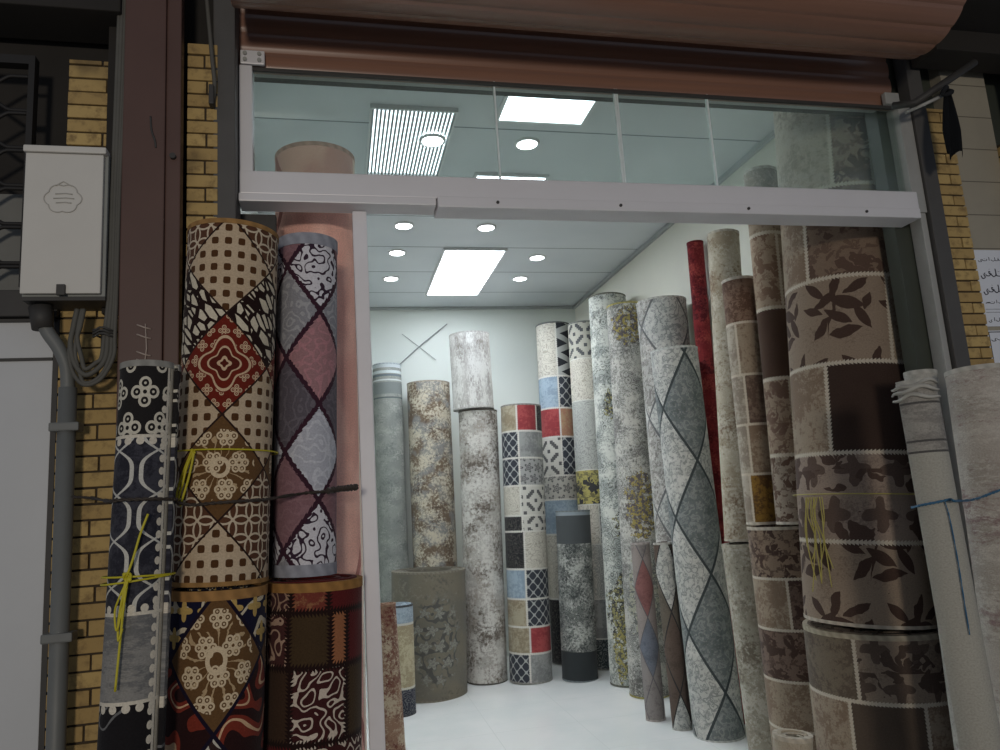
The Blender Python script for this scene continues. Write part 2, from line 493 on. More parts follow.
# ------------------------------------------------------------------ electric meter box
m_box = plain('meter_box_enamel', (206, 203, 196), .45, var=.06, scale=9)
m_boxside = plain('meter_box_grey_side', (140, 142, 138), .5, var=.1)
mb = tag(empty('meter_box', (-.662, 1.98, 2.118)), 'white metal electric meter box on the brick strip', 'meter box')
boxo('body', (-.092, 0, .006), (.098, .10, .395), m_boxside, mb, .003)
boxo('door', (-.092, -.014, .012), (.090, .0, .385), m_box, mb, .003)
boxo('rain_cap', (-.097, -.02, .386), (.097, .10, .404), m_box, mb, .004)
boxo('hasp', (-.008, -.022, .006), (.012, -.012, .034), m_dark, mb, .002)
m_emb = plain('faded_grey_print', (182, 179, 172), .6)
bm = bmesh.new()
pts = []
for k in range(48):
    a = 2*PI*k/48; r = .036*(1+.16*abs(math.cos(3*a)))
    pts.append((math.cos(a)*r*1.05 - .002, -.0150, .262 + math.sin(a)*r*.95))
tube(bm, pts, .0014, 5, closed=True)
for dz, w in ((.012, .02), (0, .024), (-.012, .018)):
    tube(bm, [(-w, -.015, .262+dz), (w*.2, -.015, .264+dz), (w, -.015, .262+dz)], .0013, 5)
tube(bm, [(-.02, -.015, .296), (-.002, -.015, .308), (.018, -.015, .296)], .0013, 5)
e = link('emblem', bm, m_emb, mb); e['label'] = 'faint scalloped emblem pressed in the door'
boxo('bottom_flange', (-.088, -.006, -.004), (.10, .095, .006), m_dark, mb)

# pipe with elbow below the box
m_pipe = plain('grey_conduit', (112, 114, 112), .5, var=.12)
pp = tag(empty('conduit_pipe', (-.655, 2.02, 0)), 'grey conduit pipe running down the brick below the meter box', 'pipe')
bm = bmesh.new(); cyl(bm, (.0, 0, -.04), (-.0, 0, 1.90), .021, 16); link('pipe', bm, m_pipe, pp)
bm = bmesh.new(); tube(bm, smooth_path([(0, 0, 1.88), (-.004, 0, 1.95), (-.022, -.004, 2.0), (-.052, -.008, 2.05), (-.066, -.008, 2.106)], 6), .0165, 12); link('elbow', bm, m_pipe, pp)
bm = bmesh.new(); cyl(bm, (-.060, -.008, 2.05), (-.066, -.008, 2.108), .024, 14, .028); link('cable_gland', bm, m_dark, pp)
for z in (1.80, 1.30):
    boxo('clamp', (-.034, -.024, z-.011), (.034, .02, z+.011), m_pipe, pp, .004)

# hanging cables
m_cable = plain('dusty_grey_cable', (92, 90, 84), .7, var=.2)
cb = tag(empty('cable_bundle', (-.57, 2.0, 1.9)), 'bundle of dusty cables looped beside the brown column', 'cable')
for i, (dx, rr, zb, xl) in enumerate(((0., .0065, 1.925, -.643), (.012, .005, 1.905, -.632), (-.012, .0055, 1.94, -.628), (.022, .005, 1.90, -.645))):
    P = [(-.545+dx*.6, 2.005, 3.1), (-.548+dx*.6, 2.0, 2.7), (-.551+dx*.5, 1.995, 2.4), (-.551+dx*.5, 1.99, 2.15), (-.556+dx*.7, 1.985, 2.03),
         (-.560+dx*.8, 1.985, 1.97), (-.578+dx*.4, 1.985, zb+.015), (-.606, 1.985, zb), (xl+.012, 1.987, zb+.03), (xl, 1.99, zb+.08), (xl+.004, 1.995, 2.05), (xl+.01, 2.0, 2.098)]
    bm = bmesh.new(); tube(bm, [Vector(p)-Vector((-.57, 2.0, 1.9)) for p in smooth_path(P, 6)], rr, 8); link('cable', bm, m_cable, cb)
bm = bmesh.new()
for z in (.125, .14, .133):
    tube(bm, [(.003+math.cos(a)*.024, -.012+math.sin(a)*.016, z+.004*math.sin(3*a)) for a in [2*PI*k/14 for k in range(14)]], .003, 6, closed=True)
link('cable_tie', bm, m_dark, cb)
bm = bmesh.new(); tube(bm, smooth_path([(-.335, 2.05, 3.05), (-.318, 2.04, 2.85), (-.312, 2.045, 2.77), (-.318, 2.05, 2.71)], 6), .006, 8)
tag(link('cable', bm, m_cable), 'short grey cable hanging above the left yellow brick strip', 'cable')
boxo_j = boxo('junction_box', (-.326, 2.03, 2.70), (-.312, 2.058, 2.76), m_dark, None, .003)
tag(boxo_j, 'small dark junction box at top of left brick strip', 'junction box')

# ------------------------------------------------------------------ roller shutter
def wood_mat():
    m = Mat('woodgrain_shutter', .32); x, y, z = m.pos()
    n = m.noise(m.vec(x*1.2, y*20, z*40), 1., 4., .6)
    col = m.mix(n, (156, 114, 94), (122, 92, 78))
    m.color(col); m.bsdf.inputs['Specular IOR Level'].default_value = .6
    return m.mat
m_wood = wood_mat()
m_alu = plain('brushed_aluminium', (226, 224, 226), .42, metal=.1, var=.06, scale=5)
m_alud = plain('dirty_aluminium', (168, 168, 164), .5, metal=.1, var=.22, scale=9)
sh = tag(empty('roller_shutter', (0, 0, 0)), 'brown woodgrain roller shutter rolled up above the shop opening', 'roller shutter')
bm = bmesh.new()
x0, x1 = -.262, 2.045
prof = []
z = 2.885
for k in range(6):
    for j in range(7):
        t = j/6
        prof.append((2.155 - .007*math.sin(PI*t)**.5, z + .062*t))
    z += .064
vs = [[bm.verts.new((x, y, zz)) for (y, zz) in prof] for x in (x0, x1)]
for i in range(len(prof)-1): bm.faces.new((vs[0][i], vs[0][i+1], vs[1][i+1], vs[1][i])).smooth = True
bk = [[bm.verts.new((x, 2.17, zz)) for zz in (prof[0][1], prof[-1][1])] for x in (x0, x1)]
bm.faces.new((bk[0][0], bk[0][1], bk[1][1], bk[1][0]))
bm.faces.new((vs[0][0], vs[1][0], bk[1][0], bk[0][0])); bm.faces.new((vs[0][-1], vs[1][-1], bk[1][1], bk[0][1]))
link('slat_curtain', bm, m_wood, sh)
boxo('bottom_bar', (x0, 2.138, 2.876), (x1, 2.149, 2.888), m_dark, sh, .002)
bm = bmesh.new()                            # the coil: convex slats wound round the drum
CY, CZ, CRr = 1.86, 3.135, .205
ns = 19; ring = []
for k in range(ns):
    for j in range(6):
        a = 2*PI*(k + j/6)/ns; r = CRr + .002*math.sin(PI*j/6) - (.002 if j == 0 else 0)
        ring.append((CY + r*math.cos(a), CZ + r*math.sin(a)))
xa, xb = -.25, 1.955
A = [bm.verts.new((xa, y, zz)) for y, zz in ring]; B = [bm.verts.new((xb, y, zz)) for y, zz in ring]
for i in range(len(ring)):
    j = (i+1) % len(ring); bm.faces.new((A[i], A[j], B[j], B[i]))
bm.faces.new(A); bm.faces.new(B)
link('coil', bm, m_wood, sh)
bm = bmesh.new(); cyl(bm, (-.40, CY, CZ), (2.3, CY, CZ), .03, 16); link('drum_shaft', bm, m_dark, sh)
m_grey = plain('grey_guide_steel', (84, 82, 80), .55, var=.15)
g1 = boxo('guide', (-.318, 2.06, -.04), (-.258, 2.17, 3.3), m_grey, sh, .003)
g2 = boxo('guide', (2.09, 2.115, -.04), (2.150, 2.17, 3.3), m_grey, sh, .003)
lp = empty('lock_plate', (0, 0, 0)); lp.parent = sh
boxo('plate', (-.252, 2.126, 2.89), (-.182, 2.139, 2.935), m_alu, lp, .003)
for bx in (-.238, -.197):
    for bz in (2.902, 2.922):
        bm = bmesh.new(); cyl(bm, (bx, 2.127, bz), (bx, 2.119, bz), .006, 8); link('bolt', bm, m_alud, lp)
lp2 = boxo('end_bracket', (1.985, 2.12, 2.885), (2.045, 2.139, 2.93), m_alud, sh, .003)

# ------------------------------------------------------------------ aluminium shopfront
def glass_mat():
    m = Mat('clear_glass'); nt = m.nt; nt.nodes.remove(m.bsdf)
    tr = m.n('ShaderNodeBsdfTransparent'); tr.inputs[0].default_value = (.90, .95, .93, 1)
    gl = m.n('ShaderNodeBsdfGlossy'); gl.inputs['Roughness'].default_value = .02
    df = m.n('ShaderNodeBsdfTranslucent'); df.inputs[0].default_value = lin((226, 238, 234))
    fr = m.n('ShaderNodeFresnel'); ge = m.n('ShaderNodeNewGeometry')
    m.put(fr.inputs[0], V(m, ge.outputs['Backfacing'])*(1/1.45 - 1.45) + 1.45)   # a thin pane mirrors alike from both faces
    mx = m.n('ShaderNodeMixShader'); nt.links.new(fr.outputs[0], mx.inputs[0]); nt.links.new(tr.outputs[0], mx.inputs[1]); nt.links.new(gl.outputs[0], mx.inputs[2])
    x, y, z = m.pos(); n = m.noise(m.vec(x, y, z), 4., 4., .6)
    m2 = m.n('ShaderNodeMixShader'); m.put(m2.inputs[0], n*.12 + .01)
    nt.links.new(mx.outputs[0], m2.inputs[1]); nt.links.new(df.outputs[0], m2.inputs[2])
    nt.links.new(m2.outputs[0], nt.nodes['Material Output'].inputs[0]); return m.mat
m_glass = glass_mat()
m_gedge = plain('pale_glass_edge', (236, 244, 242), .3)
w1 = struct(empty('window_1', (0, 0, 0)), 'long glass transom in a white aluminium frame above the opening')
boxo('frame_stile', (-.256, 2.125, 2.47), (-.218, 2.185, 2.885), m_alu, w1, .003)
boxo('frame_stile', (2.036, 2.125, 2.47), (2.088, 2.185, 2.885), m_alud, w1, .003)
boxo('lower_stile', (2.060, 2.13, -.02), (2.084, 2.185, 2.47), m_alud, w1, .003)
bm = bmesh.new(); box(bm, (-.256, 2.118, 2.473), (2.05, 2.19, 2.545), .004); link('bottom_rail', bm, m_alu, w1)
boxo('groove', (-.250, 2.122, 2.460), (2.045, 2.18, 2.476), m_dark, w1)
bm = bmesh.new(); box(bm, (-.256, 2.10, 2.443), (.313, 2.18, 2.4675), .003); link('door_track', bm, m_alu, w1)
bm = bmesh.new(); box(bm, (.316, 2.085, 2.432), (2.02, 2.18, 2.4665), .003); link('door_track', bm, m_alu, w1)
boxo('top_rail', (-.256, 2.175, 2.895), (2.088, 2.205, 2.93), m_alud, w1)
for x in (.5, .9, 1.35, 1.8):
    bm = bmesh.new(); cyl(bm, (x, 2.086, 2.450), (x, 2.081, 2.450), .005, 8); link('screw', bm, m_dark, w1)
for a, b in ((-.218, .528), (.532, .950), (.957, 1.285), (1.289, 2.036)):
    boxo('glass_pane', (a, 2.152, 2.545), (b, 2.160, 2.895), m_glass, w1)
for x in (.530, .946, .9535, 1.287):
    boxo('pane_joint', (x-.0025, 2.149, 2.545), (x+.0025, 2.163, 2.895), m_gedge, w1)
m_stile = plain('white_aluminium', (238, 236, 240), .4, var=.05)
struct(boxo('door_2', (.064, 2.155, -.02), (.106, 2.190, 2.442), m_stile, None, .003), 'white aluminium door stile right of the front left carpets')

struct(boxo('door_3', (-.262, 2.19, -.02), (-.160, 2.22, 2.44), m_dark, None, .003), 'dark door jamb panel behind the left front carpets')

# ------------------------------------------------------------------ lights
def emit(name, c, s):
    m = Mat(name); m.bsdf.inputs['Emission Color'].default_value = lin(c); m.bsdf.inputs['Emission Strength'].default_value = s
    m.color((240, 240, 240)); return m.mat
E_PANEL = emit('led_panel_diffuser', (236, 244, 255), 13.)
E_NEAR = emit('led_panel_diffuser_near', (236, 244, 255), 5.)
E_DOWN = emit('downlight_diffuser', (248, 250, 255), 16.)
E_GRILL = emit('louvre_light_diffuser', (240, 246, 255), 3.)
m_white = plain('white_plastic', (235, 236, 236), .4, var=.02)
for (ax, ay, bx, by, lab) in ((.91, 2.95, 1.43, 3.74, 'white LED ceiling panel nearest the shopfront, above the transom'),
                              (.92, 4.41, 1.42, 5.05, 'white LED ceiling panel seen just above the aluminium rail'),
                              (.91, 5.84, 1.46, 7.20, 'large bright LED ceiling panel deep inside near the back wall')):
    t = tag(empty('ceiling_panel_light', ((ax+bx)/2, (ay+by)/2, ZC)), lab, 'ceiling light', 'LED ceiling panels')
    w, h = (bx-ax)/2, (by-ay)/2
    bm = bmesh.new()
    for a, b in (((-w, -h, -.02), (w, -h+.02, 0)), ((-w, h-.02, -.02), (w, h, 0)), ((-w, -h+.02, -.02), (-w+.02, h-.02, 0)), ((w-.02, -h+.02, -.02), (w, h-.02, 0))): box(bm, a, b, .003)
    link('frame', bm, m_white, t)
    boxo('diffuser', (-w+.02, -h+.02, -.016), (w-.02, h-.02, -.004), E_NEAR if ay < 3 else E_PANEL, t)
for (x, y, lab) in ((.54, 5.352, 'round downlight in the left row, nearest one below the rail'), (1.18, 5.36, 'round downlight in front of the big bright panel'),
                    (.535, 5.96, 'round downlight in the left row, middle one of three below rail'), (1.776, 6.055, 'round downlight right of the big panel, nearer one'),
                    (.533, 6.676, 'round downlight in the left row, closest to back wall'), (1.769, 6.668, 'round downlight right of the big panel, closer to back wall'),
                    (1.164, 4.0, 'round downlight seen through transom between two LED panels'), (.585, 3.952, 'round downlight on the edge of the striped louvre light')):
    low = .03 if y < 3.96 else 0
    t = tag(empty('downlight', (x, y, ZC-low)), lab, 'downlight', 'round ceiling downlights')
    bm = bmesh.new(); n = 28
    prof = [(.078, 0), (.076, -.010), (.066, -.014), (.060, -.010), (.060, 0)]
    rings = [[bm.verts.new((r*math.cos(2*PI*k/n), r*math.sin(2*PI*k/n), zz)) for k in range(n)] for r, zz in prof]
    for i in range(len(prof)-1):
        for k in range(n): bm.faces.new((rings[i][k], rings[i][(k+1) % n], rings[i+1][(k+1) % n], rings[i+1][k])).smooth = True
    link('ring', bm, m_white, t)
    lamp = bpy.data.lights.new('downlight_beam', 'SPOT'); lamp.energy = 16; lamp.spot_size = 2.3; lamp.spot_blend = .8; lamp.shadow_soft_size = .05
    lamp.color = (.94, .97, 1.)
    lo_ = bpy.data.objects.new('downlight_beam', lamp); C.objects.link(lo_); lo_.parent = t; lo_.location = (0, 0, -.075)
    bm = bmesh.new(); cyl(bm, (0, 0, -.002), (0, 0, -.011), .060, 28); link('lens', bm, E_DOWN, t)
t = tag(empty('louvre_light', (.455, 4.05, ZC)), 'square ceiling light with fine white louvre stripes seen through transom', 'ceiling light')
boxo('diffuser', (-.22, -.39, -.010), (.22, .39, -.002), E_GRILL, t)
bm = bmesh.new()
for k in range(21):
    x = -.22 + .44*k/20; box(bm, (x-.0055, -.39, -.022), (x+.0055, .39, -.011))
link('louvre', bm, plain('grey_louvre', (150, 158, 160), .5), t)
bm = bmesh.new()
for a, b in (((-.235, -.405, -.024), (.235, -.39, 0)), ((-.235, .39, -.024), (.235, .405, 0)), ((-.235, -.39, -.024), (-.2255, .39, 0)), ((.2255, -.39, -.024), (.235, .39, 0))): box(bm, a, b)
link('frame', bm, m_white, t)

# thin wires on the back wall
m_wire = plain('thin_grey_wire', (150, 156, 154), .6)
for pts, lab in (([at(398, 366, 7.70), at(420, 346, 7.69), at(447, 324, 7.70)], 'thin grey wire on back wall rising toward the ceiling'),
                 ([at(402, 334, 7.70), at(418, 346, 7.71), at(436, 360, 7.70)], 'thin faint wire on back wall sloping down to the right')):
    bm = bmesh.new(); tube(bm, smooth_path(pts, 5), .006 if 'rising' in lab else .003, 6); tag(link('wall_wire', bm, m_wire), lab, 'wire')

# ------------------------------------------------------------------ carpet rolls
def spiral_bm(R, H, seam, turns, pitch, th, first_only=False, dr=0., z0=0., z1=None, seed=0, hand=1, wob=.01):
    """a sheet wound into a roll: open spiral section extruded along z; u = R*angle with 0 facing local -Y"""
    rnd = random.Random(seed)
    z1 = H if z1 is None else z1
    bm = bmesh.new(); uvl = bm.loops.layers.uv.new('UVMap')
    nt_ = 1 if first_only else turns
    seg = 44
    N = int(seg*nt_)
    rows = 2 if first_only else 9
    ph = rnd.uniform(0, 6)
    def P(i, zz, inner):
        a = seam + hand*2*PI*i/seg; tn = i/seg
        r = R - pitch*tn + dr - (th if inner else 0)
        r *= 1 + wob*math.sin(a*2+ph)*.6 + wob*.5*math.sin(zz*2.3+ph)
        tele = .004*math.sin(tn*2.1+ph)*min(1, tn)
        return Vector((r*math.sin(a), -r*math.cos(a), zz + (tele if zz > H*.5 else 0))), R*a
    zs = [z0 + (z1-z0)*k/(rows-1) for k in range(rows)]
    O = [[P(i, zz, 0) for zz in zs] for i in range(N+1)]
    I = [[P(i, zz, 1) for zz in zs] for i in range(N+1)]
    vo = [[bm.verts.new(p[0]) for p in c] for c in O]; vi = [[bm.verts.new(p[0]) for p in c] for c in I]
    def quad(vs, uvs, sm):
        f = bm.faces.new(vs); f.smooth = sm
        for l, uv in zip(f.loops, uvs): l[uvl].uv = uv
    for i in range(N):
        for k in range(rows-1):
            u0, u1 = O[i][k][1], O[i+1][k][1]
            quad((vo[i][k], vo[i+1][k], vo[i+1][k+1], vo[i][k+1]), ((u0, zs[k]), (u1, zs[k]), (u1, zs[k+1]), (u0, zs[k+1])), True)
            quad((vi[i][k], vi[i][k+1], vi[i+1][k+1], vi[i+1][k]), ((u0, zs[k]), (u0, zs[k+1]), (u1, zs[k+1]), (u1, zs[k])), True)
    # rims and ends get their own vertices so that the shading stays crisp
    for top, k in ((1, rows-1), (0, 0)):
        ao = [bm.verts.new(p[k][0]) for p in O]; ai = [bm.verts.new(p[k][0]) for p in I]
        for i in range(N):
            u0, u1 = O[i][k][1], O[i+1][k][1]
            quad((ao[i], ao[i+1], ai[i+1], ai[i]), ((u0, zs[k]), (u1, zs[k]), (u1, zs[k]), (u0, zs[k])), False)
    for i in (0, N):
        for k in range(rows-1):
            q = [bm.verts.new(x) for x in (O[i][k][0], O[i][k+1][0], I[i][k+1][0], I[i][k][0])]
            quad(q, ((O[i][k][1], zs[k]), (O[i][k][1], zs[k+1]), (O[i][k][1], zs[k+1]), (O[i][k][1], zs[k])), False)
    return bm

def roll(key, lay, label, pattern, gain=1., edge=(190, 185, 172), seam=2.6, thick=.011, group='carpet rolls standing inside the shop',
         ebot=True, etop=True, ew=.012, back=None, hand=1, cat='carpet roll', roll_name='carpet_roll'):
    P0, P1, R = Vector(lay[0]), Vector(lay[1]), lay[2]
    ax = (P1-P0); H = ax.length; ax.normalize()
    c = EYE - P0; c.z = 0; c = c - ax*c.dot(ax); c.normalize()
    Yv = -c; Xv = Yv.cross(ax).normalized()
    mw = Matrix(((Xv.x, Yv.x, ax.x, P0.x), (Xv.y, Yv.y, ax.y, P0.y), (Xv.z, Yv.z, ax.z, P0.z), (0, 0, 0, 1)))
    root = tag(empty(roll_name, mw=mw), label, cat, group)
    m = Mat('carpet_' + label.split()[0].replace('-', '_') + '_' + key.lower())
    col = pattern(m, H, R)
    u, v = m.uv()
    fabric(m, col, gain)
    pitch = thick*1.25
    turns = max(2, min(7, int((R-.022)/pitch)))
    sd = sum(ord(ch) for ch in key)
    link('carpet_sheet', spiral_bm(R, H, seam - (2*PI if seam > 0 and hand > 0 else 0), turns, pitch, thick, seed=sd, hand=hand), m.mat, root)
    if edge:
        me = EDGE.get(edge)
        if me is None:
            q = Mat('edge_binding_%d_%d_%d' % edge); u, v = q.uv()
            nn = q.noise(q.vec(u*60, v*60), 1., 2.)
            g = ((u*160 + v*90).sin()*.12 + .92)
            o = q.n('ShaderNodeRGB'); o.outputs[0].default_value = lin(edge)
            q.color(q.mul(V(q, o.outputs[0]), g*(nn*.5+.75))); me = EDGE[edge] = q.mat
        s0 = seam - (2*PI if seam > 0 and hand > 0 else 0)
        if etop: link('edge_binding', spiral_bm(R, H, s0, turns, pitch, thick+.003, True, .0015, H-ew, H+.002, sd, hand), me, root)
        if ebot: link('edge_binding', spiral_bm(R, H, s0, turns, pitch, thick+.003, True, .0015, -.0, ew, sd, hand), me, root)
    return root, H
EDGE = {}

# each roll: foot of its axis, top of its axis, radius (metres)
LAY={
 'R1':((0.511,7.450,0.000),(0.522,7.500,2.989),0.152),
 'R2':((0.905,7.440,0.000),(0.932,7.450,2.781),0.225),
 'I3':((0.712,6.574,0.000),(0.747,6.574,1.006),0.324),
 'R3a':((1.243,6.780,0.000),(1.305,6.800,2.396),0.188),
 'R4':((1.604,6.626,0.000),(1.693,6.676,2.411),0.195),
 'R5':((2.134,7.150,0.000),(2.246,7.250,3.322),0.188),
 'R7':((1.999,6.462,0.000),(2.051,6.462,1.425),0.162),
 'R6':((2.337,6.780,0.000),(2.456,6.880,3.240),0.171),
 'R8':((2.326,6.120,0.000),(2.446,6.170,3.315),0.177),
 'R9':((2.321,5.720,0.000),(2.423,5.720,3.109),0.162),
 'R10':((2.391,5.050,0.000),(2.435,5.050,2.958),0.193),
 'R11':((2.329,4.639,0.000),(2.286,4.619,2.494),0.171),
 'R12':((2.101,5.117,0.000),(2.107,5.117,1.195),0.073),
 'R13':((2.180,4.860,0.000),(2.169,4.860,1.201),0.073),
 'R21':((2.247,3.900,0.000),(2.222,3.900,1.228),0.120),
 'R14':((2.548,4.810,0.000),(2.579,4.700,3.304),0.066),
 'R20':((2.078,3.240,0.000),(2.081,3.240,1.348),0.183),
 'R19':((1.949,2.550,0.000),(1.972,2.550,1.003),0.268),
 'L1':((-0.460,1.720,0.000),(-0.410,1.780,1.901),0.066),
 'L2b':((-0.334,1.930,0.000),(-0.281,1.930,1.389),0.119),
 'L3b':((-0.112,2.060,0.000),(-0.065,2.060,1.381),0.131),
 'L4':((-0.072,2.420,0.000),(-0.040,2.420,2.730),0.145),
 'I1':((0.423,6.067,0.000),(0.434,6.067,0.808),0.128),
 'I2':((0.297,5.000,0.000),(0.268,5.000,0.944),0.086),
 'R22':((1.590,1.720,0.000),(1.598,1.770,1.805),0.057),
 'R23':((1.814,1.800,0.000),(1.915,1.850,1.845),0.103),
 'R25':((1.348,2.320,0.000),(1.423,2.320,0.742),0.068),
 'R24':((1.788,2.000,0.000),(1.865,2.030,1.875),0.056),
 'R3b':((1.266,6.790,2.409),(1.262,6.790,3.128),0.198),
 'R15':((2.223,3.900,1.241),(2.333,3.900,3.061),0.103),
 'R16':((1.995,3.280,1.361),(2.016,3.280,2.576),0.087),
 'R17':((2.043,3.100,1.361),(2.101,3.100,3.081),0.088),
 'R18':((1.935,2.530,1.023),(2.103,2.530,3.177),0.243),
 'L2':((-0.279,1.930,1.402),(-0.243,1.930,2.277),0.118),
 'L3':((-0.088,2.060,1.394),(-0.062,2.060,2.300),0.089),
}


def F(y, key, yb=None):
    """height fraction of the row of a roll's street side that the photograph shows at pixel row y"""
    p0, p1, R = LAY[key]; p0, p1 = Vector(p0), Vector(p1)
    c = EYE - p0; c.z = 0; c = c.normalized()*R
    lo, hi = -.1, 1.15
    for _ in range(40):
        t = (lo+hi)/2; d = p0 + (p1-p0)*t + c - EYE
        if 375 - 740*d.dot(UP)/d.dot(FWD) > y: lo = t
        else: hi = t
    return lo
IN = 'carpet rolls standing inside the shop'
OUT = 'carpet rolls standing in front of the shop'
ROOT = {}
def add(key, label, pattern, **k): ROOT[key] = roll(key, LAY[key], label, pattern, **k)

# --- back wall
G1 = distressed([(152, 155, 149), (140, 144, 139), (168, 170, 163), (122, 127, 123)], 1., 1.4, t1=.56, t2=.56)
add('R1', 'narrow grey-green roll with banded top edge against the back wall', bands(G1, [(.965, .975, (196, 204, 204)), (.985, 1.01, (190, 198, 200)), (.955, .962, (110, 120, 124)), (.94, .945, (205, 210, 208)), (.88, .885, (100, 108, 108)), (.895, .935, (128, 134, 132))]), edge=(170, 180, 184))
add('R2', 'mottled brown and grey worn roll behind the short wide roll', distressed([(124, 108, 92), (146, 146, 144), (212, 204, 184), (100, 86, 76)], 2.3, 1., t1=.52, t2=.57), edge=(168, 160, 146), gain=.95)
add('R3a', 'pale grey roll with brown worn lower part carrying another roll', distressed([(184, 182, 176), (166, 160, 152), (214, 212, 206), (108, 100, 92)], 4.1, .9, t1=.52, t2=.53), edge=(90, 86, 80), gain=.95)
add('R3b', 'short silvery streaked roll stacked at the top by back wall', distressed([(190, 188, 184), (172, 170, 166), (216, 216, 212), (140, 134, 128)], 6.7, 1., st=(2.2, .7), t1=.5, t2=.55), edge=(188, 186, 182))
RD, GY, BW, NV, BE, BL, BK, CR = (('worn', (172, 84, 84), (150, 66, 70)), ('worn', (160, 162, 160), (134, 136, 136)), ('xmed', (206, 204, 196), (98, 98, 98)),
    ('net', (64, 68, 76), (172, 174, 172)), ('worn', (178, 170, 148), (150, 138, 116)), ('worn', (164, 182, 196), (142, 160, 176)), ('damask', (52, 52, 54), (84, 82, 80)), ('damask', (208, 204, 192), (176, 172, 160)))
s4 = lambda y: F(y, 'R4')
add('R4', 'tall patchwork roll with red squares at its top and bottom', patchwork([
    (s4(431), [(BE, -.25), (RD, .8), (BK, 9)]), (s4(458), [(NV, -.2), (GY, 9)]), (s4(486), [(NV, -.2), (('rose', (168, 168, 166), (92, 92, 94)), 9)]),
    (s4(516), [(CR, -.2), (BW, 9)]), (s4(532), [(BK, -.15), (BW, 9)]), (s4(570), [(BK, -.1), (CR, 9)]), (s4(600), [(BL, -.1), (NV, 9)]),
    (s4(628), [(BE, -.1), (NV, 9)]), (s4(655), [(BE, .0), (RD, 9)]), (0, [(NV, -.05), (GY, 9)])], (216, 214, 206), (.004, .008, 55.), 1.7, 1.1), edge=(150, 148, 142), gain=.95)
s5 = lambda y: F(y, 'R5')
add('R5', 'tall patchwork roll with black zigzag top behind the red squared roll', patchwork([
    (s5(376), [(CR, .1), (('zig', (54, 56, 60), (176, 178, 174)), 9)]), (s5(408), [(BL, .1), (NV, 9)]), (s5(437), [(RD, .1), (('worn', (170, 126, 104), (176, 146, 116)), 9)]),
    (s5(476), [(BW, .1), (NV, 9)]), (s5(500), [(('rose', (190, 188, 180), (96, 96, 98)), 9)]), (s5(535), [(BL, 9)]), (s5(600), [(CR, .1), (BK, 9)]), (0, [(BK, .0), (BE, 9)])],
    (216, 214, 206), (.004, .008, 50.), 5.2, 1.25), edge=(96, 98, 98), gain=.95)
s6 = lambda y: F(y, 'R6')
add('R6', 'slim pale roll with dark floral tiles between patchwork and yellow-spotted rolls', patchwork([
    (s6(358), [(('xmed', (186, 184, 172), (92, 94, 96)), 9)]), (s6(400), [(CR, 9)]), (s6(470), [(('damask', (186, 188, 182), (158, 160, 156)), 9)]), (s6(505), [(('flower', (186, 176, 110), (70, 70, 72)), 9)]), (s6(545), [(CR, .2), (('damask', (120, 122, 120), (200, 198, 190)), 9)]),
    (s6(600), [(('damask', (170, 172, 168), (206, 204, 198)), 9)]), (s6(640), [(GY, .3), (('rose', (140, 142, 140), (84, 86, 88)), 9)]), (0, [(('damask', (64, 72, 74), (120, 126, 126)), 9)])],
    (212, 212, 204), (.005, .0, 50.), 2.2, 1.2), edge=(120, 122, 118), gain=.95)
dk8 = distressed([(178, 182, 176), (150, 156, 152), (208, 210, 202), (104, 106, 102)], 8.8, 1., t1=.52, t2=.58, orn=14.)
s8 = lambda y: F(y, 'R8')
add('R8', 'tall grey-green roll with yellow and black blotches low and midway', medallions(medallions(dk8, [(.3, s8(405), .8, .17), (.1, s8(610), 1.2, .26), (.5, s8(525), .8, .15)], (146, 142, 100), (76, 76, 76), 1.), [(.3, s8(650), 1.1, .3)], (96, 96, 88), (160, 152, 96), 3.), edge=(112, 112, 100), gain=.95)
dk9 = distressed([(170, 170, 164), (150, 150, 146), (200, 198, 190), (108, 106, 102)], 3.3, 1., t1=.52, t2=.55, orn=16.)
s9 = lambda y: F(y, 'R9')
add('R9', 'tall grey roll with yellow and violet flower patches at its top', medallions(medallions(dk9, [(.1, s9(325), .95, .16), (.2, s9(505), .9, .26)], (166, 152, 92), (104, 98, 100), 4.), [(.0, s9(600), .9, .3)], (120, 122, 118), (180, 178, 160), 7.), edge=(170, 160, 96), gain=.95)
add('R7', 'short grey floral roll with dark bands at both ends', bands(distressed([(126, 130, 126), (148, 150, 146), (186, 188, 182), (72, 76, 76)], 9.1, 1.2, t1=.54, t2=.52, orn=20.), [(.80, .97, (84, 88, 90)), (-.01, .17, (58, 62, 64)), (.97, 1.02, (150, 160, 166))]), edge=(120, 128, 130), gain=.9)
def garden(m, H, R):
    u, v = m.uv(); col = distressed([(128, 122, 108), (120, 116, 106), (146, 140, 126), (106, 102, 94)], 1.4, .8, t1=.6, t2=.6)(m, H, R)
    p, q = (u - .15*R)*(1/(.72*R)), (v - .46*H)*(1/(.34*H))
    w = m.noise(m.vec(u, v), 12., 3., .7)
    ins = m.ss(p*p + q*q + (w - .5)*2.4, 1.2, .6)
    col = m.mix(ins*curls(m, u, v, .12, 13., .5, 4.), col, (92, 92, 88))
    col = m.mix(ins*rosette(m, u, v, .13, 5., True, .7), col, (152, 152, 142))
    return m.mix(ins*rosette(m, u, v, .13, 5., False, .7)*.6, col, (104, 104, 100))
add('I3', 'short very wide grey-brown roll with pale flowers on the shop floor', garden, edge=(136, 130, 116), gain=.95, thick=.014)
s1 = lambda y: F(y, 'I1')
